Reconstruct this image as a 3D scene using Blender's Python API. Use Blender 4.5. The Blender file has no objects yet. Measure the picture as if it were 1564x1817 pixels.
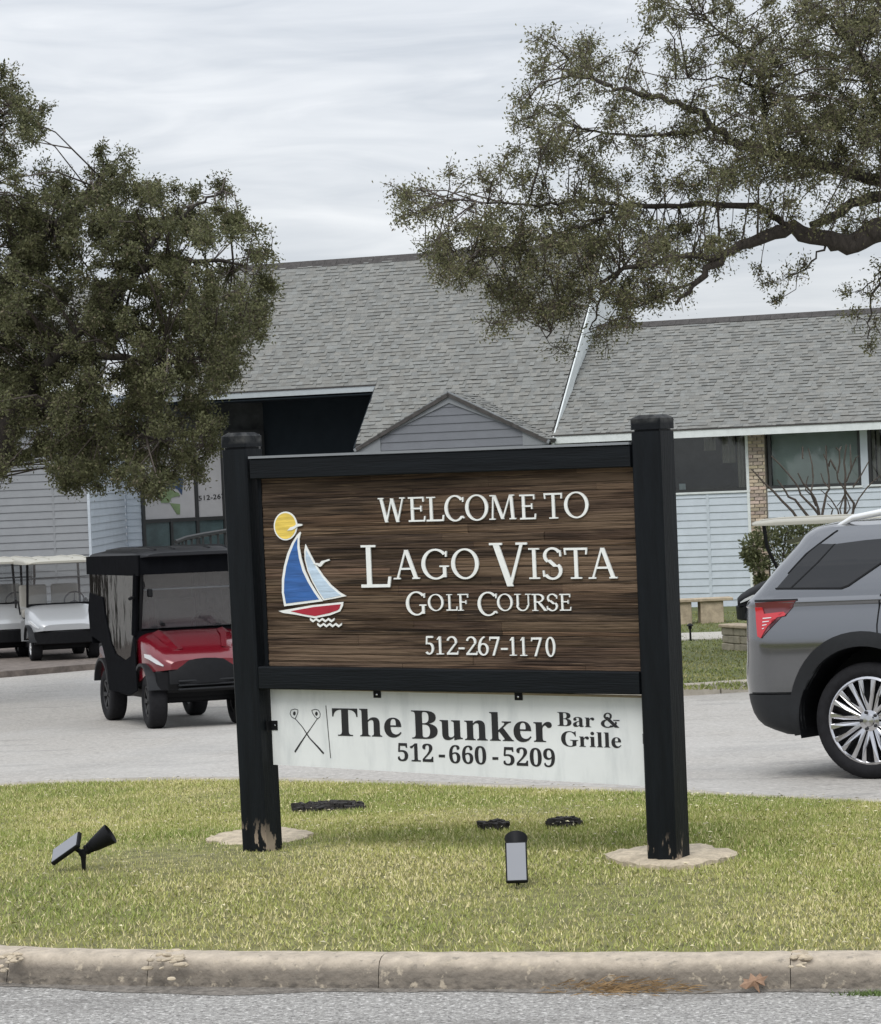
import bpy, bmesh, math, random
import numpy as np
from mathutils import Matrix, Vector
rad = math.radians
rng = random.Random(7)
npr = np.random.default_rng(11)
scene = bpy.context.scene
COL = scene.collection

# ------------------------------------------------------------------ camera
F_PX, CU, CV = 5000.0, 782.0, 908.5
CAM_Z = 1.725
pitch, roll = math.atan(68.5/F_PX), math.atan(0.0415)
FW = Vector((0, math.cos(pitch), -math.sin(pitch)))
UP0 = Vector((0, math.sin(pitch), math.cos(pitch)))
RT0 = Vector((1, 0, 0))
RT = RT0*math.cos(roll) - UP0*math.sin(roll)
UP = RT0*math.sin(roll) + UP0*math.cos(roll)
cam_d = bpy.data.cameras.new('camera')
cam_d.sensor_fit = 'HORIZONTAL'; cam_d.sensor_width = 36
cam_d.lens = 36*F_PX/1564
cam_d.clip_start = 0.1; cam_d.clip_end = 2000
cam = bpy.data.objects.new('camera', cam_d); COL.objects.link(cam)
CAM = Vector((0, 0, CAM_Z))
m = Matrix((RT, UP, -FW)).transposed().to_4x4(); m.translation = CAM
cam.matrix_world = m
scene.camera = cam

# ------------------------------------------------------------------ sky and sun (bright overcast)
SUN_EL, SUN_AZ = rad(52), rad(200)
world = bpy.data.worlds.new('World'); scene.world = world; world.use_nodes = True
nt = world.node_tree; nt.nodes.clear()
def N(t, **kw):
    n = nt.nodes.new(t)
    for k, v in kw.items(): setattr(n, k, v)
    return n
def L(a, b): nt.links.new(a, b)
tc = N('ShaderNodeTexCoord')
sky = N('ShaderNodeTexSky'); sky.sky_type = 'NISHITA'; sky.sun_disc = False
sky.sun_elevation = SUN_EL; sky.sun_rotation = SUN_AZ
skm = N('ShaderNodeVectorMath', operation='SCALE'); skm.inputs['Scale'].default_value = 0.10
L(sky.outputs[0], skm.inputs[0])
mp = N('ShaderNodeMapping'); mp.inputs['Scale'].default_value = (5.0, 5.0, 26.0); mp.inputs['Rotation'].default_value = (0.0, rad(1.0), 0)
L(tc.outputs['Generated'], mp.inputs['Vector'])
n1 = N('ShaderNodeTexNoise'); n1.inputs['Scale'].default_value = 1.3; n1.inputs['Detail'].default_value = 5; n1.inputs['Roughness'].default_value = 0.55; n1.inputs['Distortion'].default_value = 0.5
L(mp.outputs[0], n1.inputs['Vector'])
mp2 = N('ShaderNodeMapping'); mp2.inputs['Scale'].default_value = (12.0, 12.0, 70.0); mp2.inputs['Location'].default_value = (3, 1, 7)
L(tc.outputs['Generated'], mp2.inputs['Vector'])
n2 = N('ShaderNodeTexNoise'); n2.inputs['Scale'].default_value = 1.0; n2.inputs['Detail'].default_value = 4; n2.inputs['Distortion'].default_value = 1.4
L(mp2.outputs[0], n2.inputs['Vector'])
mxn = N('ShaderNodeMix', data_type='FLOAT'); mxn.inputs['Factor'].default_value = 0.42
L(n1.outputs['Fac'], mxn.inputs['A']); L(n2.outputs['Fac'], mxn.inputs['B'])
cr = N('ShaderNodeValToRGB')
cr.color_ramp.elements[0].position = 0.30; cr.color_ramp.elements[0].color = (0.47, 0.505, 0.56, 1)
cr.color_ramp.elements[1].position = 0.72; cr.color_ramp.elements[1].color = (0.78, 0.795, 0.82, 1)
L(mxn.outputs['Result'], cr.inputs[0])
# overcast luminance: zenith brighter than horizon
sp = N('ShaderNodeSeparateXYZ'); L(tc.outputs['Generated'], sp.inputs[0])
mz = N('ShaderNodeMath', operation='MAXIMUM'); L(sp.outputs['Z'], mz.inputs[0]); mz.inputs[1].default_value = 0.0
mg = N('ShaderNodeMath', operation='MULTIPLY_ADD'); L(mz.outputs[0], mg.inputs[0]); mg.inputs[1].default_value = 0.95; mg.inputs[2].default_value = 0.95
clo = N('ShaderNodeVectorMath', operation='SCALE'); L(cr.outputs[0], clo.inputs[0]); L(mg.outputs[0], clo.inputs['Scale'])
mx = N('ShaderNodeMix', data_type='RGBA'); mx.inputs['Factor'].default_value = 0.90
L(skm.outputs[0], mx.inputs['A']); L(clo.outputs[0], mx.inputs['B'])
bg = N('ShaderNodeBackground'); bg.inputs['Strength'].default_value = 1.0
L(mx.outputs['Result'], bg.inputs['Color'])
wo = N('ShaderNodeOutputWorld'); L(bg.outputs[0], wo.inputs['Surface'])

sun_d = bpy.data.lights.new('sun', 'SUN'); sun_d.energy = 1.5; sun_d.angle = rad(35); sun_d.color = (1.0, 0.965, 0.91)
sun = bpy.data.objects.new('sun', sun_d); COL.objects.link(sun)
sdir = Vector((math.sin(SUN_AZ)*math.cos(SUN_EL), math.cos(SUN_AZ)*math.cos(SUN_EL), math.sin(SUN_EL)))
sun.rotation_euler = sdir.to_track_quat('Z', 'Y').to_euler(); sun.location = (0, -5, 30)

scene.view_settings.view_transform = 'Standard'; scene.view_settings.look = 'None'
scene.view_settings.exposure = 0.2; scene.view_settings.gamma = 1.0
scene.cycles.max_bounces = 6; scene.cycles.transparent_max_bounces = 16
scene.cycles.use_denoising = True

# ------------------------------------------------------------------ pixel -> place helpers
def ray(u, v):
    return (FW + RT*((u-CU)/F_PX) + UP*((CV-v)/F_PX))
def at_depth(u, v, y):
    d = ray(u, v); return CAM + d*(y/d.y)
def interp(tab, y):
    if y <= tab[0][0]: return tab[0][1]
    for (a, za), (b, zb) in zip(tab, tab[1:]):
        if y <= b: return za + (zb-za)*(y-a)/(b-a)
    return tab[-1][1]
ROAD = [(-60, -.105), (10.6, -.105), (13, -.17), (16, -.33), (19, -.45), (31, -.97), (45, -1.25), (57, -1.36), (300, -1.42)]
TURF = [(8, 0.0), (12.8, 0.0), (14.5, -.08), (16.2, -.2), (19.5, -.32), (23, -.40)]
def smooth_tab(tab):
    ys = np.arange(tab[0][0], 80, 0.25); zs = np.array([interp(tab, y) for y in ys])
    k = np.ones(9)/9; zp = np.convolve(np.pad(zs, 4, mode='edge'), k, 'valid')
    return ys, zp
_ry, _rz = smooth_tab(ROAD)
def zr(y): return float(np.interp(y, _ry, _rz)) if y < 79 else interp(ROAD, y)
def zt(y): return interp(TURF, y)
def zl(y): return zr(y) + 0.13
def on_ground(u, v, zf):
    d = ray(u, v); t = 5.0
    lo, hi = 3.0, 290.0
    for _ in range(60):
        mid = (lo+hi)/2; p = CAM + d*(mid/d.y)
        if p.z > zf(p.y): lo = mid
        else: hi = mid
    return CAM + d*(lo/d.y)
def on_plane(M, u, v, yl):
    """pixel -> local (x,z) on plane y=yl of a frame M"""
    Mi = M.inverted(); o = Mi @ CAM; d = Mi.to_3x3() @ ray(u, v)
    t = (yl - o.y)/d.y; p = o + d*t
    return p.x, p.z

# ------------------------------------------------------------------ materials
def mat(name, col, rough=0.6, metal=0.0, var=0.0, vscale=8.0, bump=0.0, bscale=60.0, coat=0.0, col2=None, attr=False, spec=0.5, stretch=None, detail=4):
    mt = bpy.data.materials.new(name); mt.use_nodes = True
    t = mt.node_tree; b = t.nodes['Principled BSDF']
    b.inputs['Roughness'].default_value = rough; b.inputs['Metallic'].default_value = metal
    b.inputs['Coat Weight'].default_value = coat; b.inputs['Coat Roughness'].default_value = 0.06
    b.inputs['Specular IOR Level'].default_value = spec
    b.inputs['Base Color'].default_value = (*col, 1)
    tcx = t.nodes.new('ShaderNodeTexCoord'); src = tcx.outputs['Object']
    if stretch:
        mpn = t.nodes.new('ShaderNodeMapping'); mpn.inputs['Scale'].default_value = stretch
        t.links.new(src, mpn.inputs['Vector']); src = mpn.outputs[0]
    outc = None
    if var > 0 or col2:
        nz = t.nodes.new('ShaderNodeTexNoise'); nz.inputs['Scale'].default_value = vscale; nz.inputs['Detail'].default_value = detail; nz.inputs['Roughness'].default_value = 0.65
        t.links.new(src, nz.inputs['Vector'])
        rp = t.nodes.new('ShaderNodeValToRGB')
        c1 = tuple(c*(1-var) for c in col); c2 = col2 or tuple(min(1, c*(1+var)) for c in col)
        rp.color_ramp.elements[0].position = 0.32; rp.color_ramp.elements[0].color = (*c1, 1)
        rp.color_ramp.elements[1].position = 0.68; rp.color_ramp.elements[1].color = (*c2, 1)
        t.links.new(nz.outputs['Fac'], rp.inputs[0]); outc = rp.outputs[0]
    if attr:
        at = t.nodes.new('ShaderNodeAttribute'); at.attribute_name = 'Col'
        if outc:
            mm = t.nodes.new('ShaderNodeMix'); mm.data_type = 'RGBA'; mm.blend_type = 'MULTIPLY'; mm.inputs['Factor'].default_value = 1
            t.links.new(outc, mm.inputs['A']); t.links.new(at.outputs['Color'], mm.inputs['B']); outc = mm.outputs['Result']
        else: outc = at.outputs['Color']
    if outc: t.links.new(outc, b.inputs['Base Color'])
    if bump > 0:
        nb = t.nodes.new('ShaderNodeTexNoise'); nb.inputs['Scale'].default_value = bscale; nb.inputs['Detail'].default_value = 5
        t.links.new(src, nb.inputs['Vector'])
        bp = t.nodes.new('ShaderNodeBump'); bp.inputs['Strength'].default_value = bump; bp.inputs['Distance'].default_value = 0.01
        t.links.new(nb.outputs['Fac'], bp.inputs['Height']); t.links.new(bp.outputs[0], b.inputs['Normal'])
    return mt
def add_layer(mt, col, scale, lo, hi, amt=1.0, stretch=None, zramp=None):
    """mix a second colour over a material where a noise is high (dirt, wear), optionally only inside a local-z band"""
    t = mt.node_tree; b = t.nodes['Principled BSDF']
    tcx = t.nodes.new('ShaderNodeTexCoord'); src = tcx.outputs['Object']
    s2 = src
    if stretch:
        mpn = t.nodes.new('ShaderNodeMapping'); mpn.inputs['Scale'].default_value = stretch
        t.links.new(src, mpn.inputs['Vector']); s2 = mpn.outputs[0]
    nz = t.nodes.new('ShaderNodeTexNoise'); nz.inputs['Scale'].default_value = scale; nz.inputs['Detail'].default_value = 6; nz.inputs['Roughness'].default_value = 0.6
    t.links.new(s2, nz.inputs['Vector'])
    mr = t.nodes.new('ShaderNodeMapRange'); mr.inputs['From Min'].default_value = lo; mr.inputs['From Max'].default_value = hi; mr.inputs['To Max'].default_value = amt
    t.links.new(nz.outputs['Fac'], mr.inputs['Value'])
    fac = mr.outputs[0]
    if zramp:
        se = t.nodes.new('ShaderNodeSeparateXYZ'); t.links.new(src, se.inputs[0])
        m2 = t.nodes.new('ShaderNodeMapRange'); m2.inputs['From Min'].default_value = zramp[0]; m2.inputs['From Max'].default_value = zramp[1]
        t.links.new(se.outputs['Z'], m2.inputs['Value'])
        mu = t.nodes.new('ShaderNodeMath'); mu.operation = 'MULTIPLY'; t.links.new(fac, mu.inputs[0]); t.links.new(m2.outputs[0], mu.inputs[1]); fac = mu.outputs[0]
    mm = t.nodes.new('ShaderNodeMix'); mm.data_type = 'RGBA'
    inp = b.inputs['Base Color']
    if inp.is_linked: t.links.new(inp.links[0].from_socket, mm.inputs['A'])
    else: mm.inputs['A'].default_value = inp.default_value
    mm.inputs['B'].default_value = (*col, 1)
    t.links.new(fac, mm.inputs['Factor']); t.links.new(mm.outputs['Result'], inp)
    return mt
def glass_mat(name, tint=(1, 1, 1), refl=0.10, rough=0.02, bump=0.0, bscale=6.0, alpha=1.0, haze=(0.3, 0.3, 0.3), stretch=None):
    """thin pane: see-through, mirror reflection, some dust"""
    mt = bpy.data.materials.new(name); mt.use_nodes = True
    t = mt.node_tree; t.nodes.clear()
    tr = t.nodes.new('ShaderNodeBsdfTransparent'); tr.inputs[0].default_value = (*tint, 1)
    gl = t.nodes.new('ShaderNodeBsdfGlossy'); gl.inputs['Roughness'].default_value = rough; gl.inputs['Color'].default_value = (1, 1, 1, 1)
    df = t.nodes.new('ShaderNodeBsdfDiffuse'); df.inputs[0].default_value = (*haze, 1)
    m0 = t.nodes.new('ShaderNodeMixShader'); m0.inputs[0].default_value = 1-alpha
    t.links.new(tr.outputs[0], m0.inputs[1]); t.links.new(df.outputs[0], m0.inputs[2])
    fr = t.nodes.new('ShaderNodeFresnel'); fr.inputs['IOR'].default_value = 1.5
    ma = t.nodes.new('ShaderNodeMath'); ma.operation = 'ADD'; ma.inputs[1].default_value = refl-0.04; ma.use_clamp = True
    t.links.new(fr.outputs[0], ma.inputs[0])
    ms = t.nodes.new('ShaderNodeMixShader'); t.links.new(ma.outputs[0], ms.inputs[0]); t.links.new(m0.outputs[0], ms.inputs[1]); t.links.new(gl.outputs[0], ms.inputs[2])
    if bump > 0:
        tcx = t.nodes.new('ShaderNodeTexCoord'); src = tcx.outputs['Object']
        if stretch:
            mpn = t.nodes.new('ShaderNodeMapping'); mpn.inputs['Scale'].default_value = stretch
            t.links.new(src, mpn.inputs['Vector']); src = mpn.outputs[0]
        nb = t.nodes.new('ShaderNodeTexNoise'); nb.inputs['Scale'].default_value = bscale; nb.inputs['Detail'].default_value = 3
        t.links.new(src, nb.inputs['Vector'])
        bp = t.nodes.new('ShaderNodeBump'); bp.inputs['Strength'].default_value = bump; bp.inputs['Distance'].default_value = 0.02
        t.links.new(nb.outputs['Fac'], bp.inputs['Height']); t.links.new(bp.outputs[0], gl.inputs['Normal'])
    o = t.nodes.new('ShaderNodeOutputMaterial'); t.links.new(ms.outputs[0], o.inputs[0])
    return mt

MT = {}
MT['asphalt'] = mat('asphalt', (.385, .366, .338), .9, var=.38, vscale=20, bump=.6, bscale=60, detail=9)
add_layer(MT['asphalt'], (.46, .45, .43), 1.1, .45, .7, .6, stretch=(.6, .25, 1))
add_layer(MT['asphalt'], (.26, .255, .245), .5, .55, .72, .5)
add_layer(MT['asphalt'], (.22, .215, .205), 2.6, .57, .66, .45, stretch=(.35, 1.0, 1))
add_layer(MT['asphalt'], (.58, .56, .53), 22, .55, .63, .6)
add_layer(MT['asphalt'], (.16, .15, .14), 20, .57, .66, .5)
MT['front_road'] = mat('front_road', (.335, .325, .308), .92, var=.5, vscale=80, bump=1.0, bscale=150, detail=10)
add_layer(MT['front_road'], (.66, .645, .62), 48, .55, .60, .9)
add_layer(MT['front_road'], (.12, .115, .11), 60, .57, .62, .8)
add_layer(MT['front_road'], (.15, .14, .13), 2.2, .56, .7, .55, stretch=(.5, 1.2, 1))
MT['kerb'] = mat('kerb_concrete', (.44, .38, .305), .93, var=.25, vscale=14, bump=.9, bscale=45, detail=8)
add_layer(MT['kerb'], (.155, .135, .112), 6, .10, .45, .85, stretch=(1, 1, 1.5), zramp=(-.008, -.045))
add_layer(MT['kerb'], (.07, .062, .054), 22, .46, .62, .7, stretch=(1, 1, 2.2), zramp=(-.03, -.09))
add_layer(MT['kerb'], (.50, .43, .33), 26, .58, .66, .7)
add_layer(MT['kerb'], (.20, .18, .15), 30, .60, .68, .7)
MT['kerb_far'] = mat('kerb_far', (.36, .33, .28), .93, var=.22, vscale=5, bump=.4, bscale=30)
MT['soil'] = mat('turf_soil', (.15, .145, .06), .95, var=.4, vscale=9, bump=.8, bscale=60, col2=(.24, .235, .085))
MT['lawn'] = mat('lawn', (.085, .11, .035), .95, var=.3, vscale=6, bump=.7, bscale=40, col2=(.15, .165, .06))
MT['grass'] = mat('grass_blade', (.5, .5, .5), .55, attr=True, spec=.25)
MT['path'] = mat('path_concrete', (.44, .42, .38), .9, var=.12, vscale=4, bump=.2, bscale=40)
MT['pad'] = mat('footing_concrete', (.46, .39, .29), .95, var=.28, vscale=22, bump=1.0, bscale=40)
MT['black'] = mat('black_paint', (.006, .0078, .0098), .5, spec=.15, var=.3, vscale=5, bump=.22, bscale=26, stretch=(5, 5, .5))
MT['black_rail'] = mat('black_rail_paint', (.006, .0078, .0098), .5, spec=.15, var=.3, vscale=5, bump=.28, bscale=26, stretch=(.4, 5, 6))
MT['black_post'] = mat('black_post_paint', (.006, .0078, .0098), .5, spec=.15, var=.3, vscale=5, bump=.25, bscale=26, stretch=(5, 5, .5))
add_layer(MT['black_post'], (.36, .29, .22), 14, .555, .585, 1, stretch=(1.4, 1.4, .5), zramp=(.15, .02))
MT['black_cap'] = mat('black_cap_paint', (.0065, .008, .010), .5, spec=.15, var=.3, vscale=9, bump=.3, bscale=30)
add_layer(MT['black_cap'], (.11, .11, .105), 9, .45, .65, .6, zramp=(1.90, 1.915))
MT['white_letter'] = mat('white_letter_paint', (.80, .82, .80), .45, var=.05, vscale=30)
MT['panel_white'] = mat('white_sheet', (.76, .785, .785), .42, var=.04, vscale=3)
add_layer(MT['panel_white'], (.52, .55, .56), 3.5, .5, .72, .55, stretch=(3, 1, .7))
MT['print'] = mat('black_print', (.012, .012, .014), .5)
MT['wood'] = mat('cedar_strip', (.050, .031, .021), .85, var=.6, vscale=3.0, bump=1.0, bscale=4.0, stretch=(.9, 3, 34), attr=True, col2=(.125, .082, .054), detail=8, spec=.25)
add_layer(MT['wood'], (.17, .118, .078), 1.2, .48, .62, .75, stretch=(.7, 3, 8))
add_layer(MT['wood'], (.27, .19, .12), 3.0, .60, .70, .8, stretch=(1.0, 3, 42))
add_layer(MT['wood'], (.012, .008, .006), 2.6, .55, .63, .8, stretch=(.6, 3, 30))
MT['shingle'] = mat('asphalt_shingle', (.20, .203, .192), .93, var=.18, vscale=40, bump=.4, bscale=90, attr=True)
MT['ridge'] = mat('ridge_shingle', (.060, .056, .054), .9, var=.3, vscale=10)
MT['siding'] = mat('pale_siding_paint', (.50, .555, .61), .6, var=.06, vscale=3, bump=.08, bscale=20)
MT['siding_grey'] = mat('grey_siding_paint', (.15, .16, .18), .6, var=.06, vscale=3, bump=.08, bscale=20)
MT['siding_shaded'] = mat('shaded_siding_paint', (.25, .264, .28), .6, var=.06, vscale=3, bump=.08, bscale=20)  # same pale siding paint, with tree shade on the left wing darkened into it
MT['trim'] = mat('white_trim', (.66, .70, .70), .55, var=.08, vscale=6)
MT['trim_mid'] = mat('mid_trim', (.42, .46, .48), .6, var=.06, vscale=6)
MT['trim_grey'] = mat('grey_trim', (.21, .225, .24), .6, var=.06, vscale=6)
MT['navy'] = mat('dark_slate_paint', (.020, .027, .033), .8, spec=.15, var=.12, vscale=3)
MT['frame'] = mat('dark_window_frame', (.025, .027, .028), .5)
MT['brick'] = mat('buff_brick', (.46, .385, .31), .9, var=.2, vscale=20, attr=True)
MT['mortar'] = mat('mortar', (.42, .39, .34), .95, var=.12, vscale=20)
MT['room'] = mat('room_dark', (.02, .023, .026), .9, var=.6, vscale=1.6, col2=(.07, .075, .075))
MT['blind'] = mat('grey_blind', (.44, .47, .44), .8, var=.10, vscale=1.5)
MT['curtain'] = mat('beige_curtain', (.30, .265, .22), .9, var=.2, vscale=5)
MT['pane'] = glass_mat('window_glass', (.86, .9, .9), .042, .02)
MT['vinyl_white'] = mat('window_film', (.42, .42, .43), .6, var=.05, vscale=3)
MT['tint'] = mat('teal_tinted_panel', (.055, .085, .09), .25, var=.25, vscale=3)
MT['blue_ink'] = mat('blue_ink', (.03, .06, .13), .5)
MT['green_ink'] = mat('green_ink', (.17, .24, .12), .5, var=.2, vscale=6)
MT['bark'] = mat('oak_bark', (.045, .038, .032), .95, var=.4, vscale=14, bump=1, bscale=30, stretch=(2, 2, .6))
MT['leaf'] = mat('oak_leaf', (.5, .5, .5), .55, attr=True, spec=.3)
_t = MT['leaf'].node_tree; _b = _t.nodes['Principled BSDF']; _tl = _t.nodes.new('ShaderNodeBsdfTranslucent'); _ms = _t.nodes.new('ShaderNodeMixShader'); _ms.inputs[0].default_value = .35
_t.links.new(_b.inputs['Base Color'].links[0].from_socket, _tl.inputs['Color']); _t.links.new(_b.outputs[0], _ms.inputs[1]); _t.links.new(_tl.outputs[0], _ms.inputs[2]); _t.links.new(_ms.outputs[0], _t.nodes['Material Output'].inputs['Surface'])
MT['twig'] = mat('twig_bark', (.075, .06, .05), .95, var=.3, vscale=20)
MT['stone'] = mat('limestone_block', (.40, .33, .24), .93, var=.25, vscale=7, bump=.6, bscale=25)
MT['stone2'] = mat('retaining_block', (.30, .27, .205), .93, var=.25, vscale=7, bump=.6, bscale=25)
MT['rubber'] = mat('tyre_rubber', (.014, .014, .016), .85, spec=.2, var=.2, vscale=30, bump=.2, bscale=80)
MT['black_plastic'] = mat('black_plastic', (.0075, .008, .0095), .55, spec=.18, var=.15, vscale=20)
MT['dark_cladding'] = mat('dark_cladding', (.016, .0175, .020), .55, spec=.3, var=.1, vscale=30, bump=.05, bscale=200)
MT['paint_grey'] = mat('grey_car_paint', (.175, .182, .195), .16, metal=.85, coat=1.0)
MT['chrome'] = mat('bright_alloy', (.60, .60, .62), .14, metal=1.0)
MT['alloy_dark'] = mat('dark_alloy_pocket', (.02, .02, .022), .5, metal=.3)
MT['privacy'] = mat('privacy_glass', (.008, .009, .011), .05, spec=.6)
MT['tail_red'] = mat('red_lens', (.50, .012, .022), .12, coat=1.0)
MT['tail_dark'] = mat('smoked_red_lens', (.12, .022, .03), .12, coat=1.0)
MT['silver_rail'] = mat('silver_rail', (.78, .79, .80), .3, metal=.4)
MT['cart_red'] = mat('red_cart_paint', (.155, .006, .014), .2, metal=.15, coat=1.0)
MT['cart_silver'] = mat('silver_cart_paint', (.42, .435, .45), .28, metal=.25, coat=.8)
MT['cart_black'] = mat('black_cart_canvas', (.005, .0055, .007), .9, spec=.05, var=.2, vscale=10, bump=.25, bscale=9)
MT['cart_roof_black'] = mat('black_cart_roof', (.014, .015, .018), .4, spec=.35)
MT['cart_roof_cream'] = mat('cream_cart_roof', (.40, .39, .34), .5)
MT['seat'] = mat('stone_vinyl_seat', (.35, .34, .31), .6)
MT['seat_dark'] = mat('dark_vinyl_seat', (.05, .05, .052), .6)
MT['clear_vinyl'] = glass_mat('clear_vinyl', (.36, .38, .37), -.025, .05, bump=.28, bscale=4, alpha=.985, haze=(.2, .2, .19), stretch=(1.3, 1.3, .4))
MT['windshield'] = glass_mat('windshield_acrylic', (.75, .77, .77), .09, .05, alpha=.70, haze=(.20, .20, .215))
MT['headlight'] = mat('headlight_lens', (.62, .64, .66), .12, coat=1.0)
MT['solar'] = mat('solar_cell', (.26, .27, .30), .55, spec=.3)
MT['sun_yellow'] = mat('sun_paint', (.76, .56, .10), .6, var=.25, vscale=5, stretch=(1, 1, 9), bump=.5, bscale=5)
MT['sail_blue'] = mat('sail_blue_paint', (.028, .11, .34), .6, var=.3, vscale=4, stretch=(1, 1, 9), bump=.5, bscale=5)
MT['sail_pale'] = mat('sail_pale_paint', (.48, .60, .72), .6, var=.2, vscale=4, stretch=(1, 1, 9), bump=.5, bscale=5)
MT['hull_red'] = mat('hull_red_paint', (.34, .012, .03), .55, var=.2, vscale=5)
MT['mulch'] = mat('charred_bark', (.030, .027, .025), .95, var=.5, vscale=40, bump=1, bscale=60)
MT['dry_leaf'] = mat('dry_leaf', (.29, .18, .115), .7, var=.25, vscale=60)
MT['straw'] = mat('dry_straw', (.40, .28, .16), .8, attr=True)
MT['gutter_dirt'] = mat('gutter_dirt', (.19, .17, .148), .97, var=.45, vscale=30, bump=1, bscale=90, col2=(.27, .245, .215))
MT['red_curb'] = mat('brown_edge', (.16, .135, .118), .95, var=.35, vscale=6, bump=.4, bscale=20)

# ------------------------------------------------------------------ mesh helpers
def tag(o, label=None, cat=None, group=None, kind=None):
    if label: o['label'] = label
    if cat: o['category'] = cat
    if group: o['group'] = group
    if kind: o['kind'] = kind
    return o
def empty(name, loc=(0, 0, 0), rz=0.0, parent=None):
    o = bpy.data.objects.new(name, None); COL.objects.link(o)
    o.empty_display_size = .1
    o.location = loc; o.rotation_euler = (0, 0, rz)
    if parent: o.parent = parent
    return o
def link_mesh(name, me, mt=None, parent=None):
    if mt is not None: me.materials.append(MT[mt] if isinstance(mt, str) else mt)
    o = bpy.data.objects.new(name, me); COL.objects.link(o)
    if parent: o.parent = parent
    return o
def np_mesh(name, verts, faces, cols=None, smooth=False):
    """verts (n,3); faces (m,k) all the same k; cols (n,3)"""
    me = bpy.data.meshes.new(name)
    verts = np.asarray(verts, np.float32); faces = np.asarray(faces, np.int32)
    k = faces.shape[1]
    me.vertices.add(len(verts)); me.vertices.foreach_set('co', verts.ravel())
    me.loops.add(faces.size); me.loops.foreach_set('vertex_index', faces.ravel())
    me.polygons.add(len(faces)); me.polygons.foreach_set('loop_start', np.arange(0, faces.size, k, dtype=np.int32))
    me.polygons.foreach_set('loop_total', np.full(len(faces), k, np.int32))
    if smooth: me.polygons.foreach_set('use_smooth', np.ones(len(faces), bool))
    me.update(calc_edges=True)
    if cols is not None:
        a = me.attributes.new('Col', 'FLOAT_COLOR', 'POINT')
        c = np.ones((len(verts), 4), np.float32); c[:, :3] = cols
        a.data.foreach_set('color', c.ravel())
    return me
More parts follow.
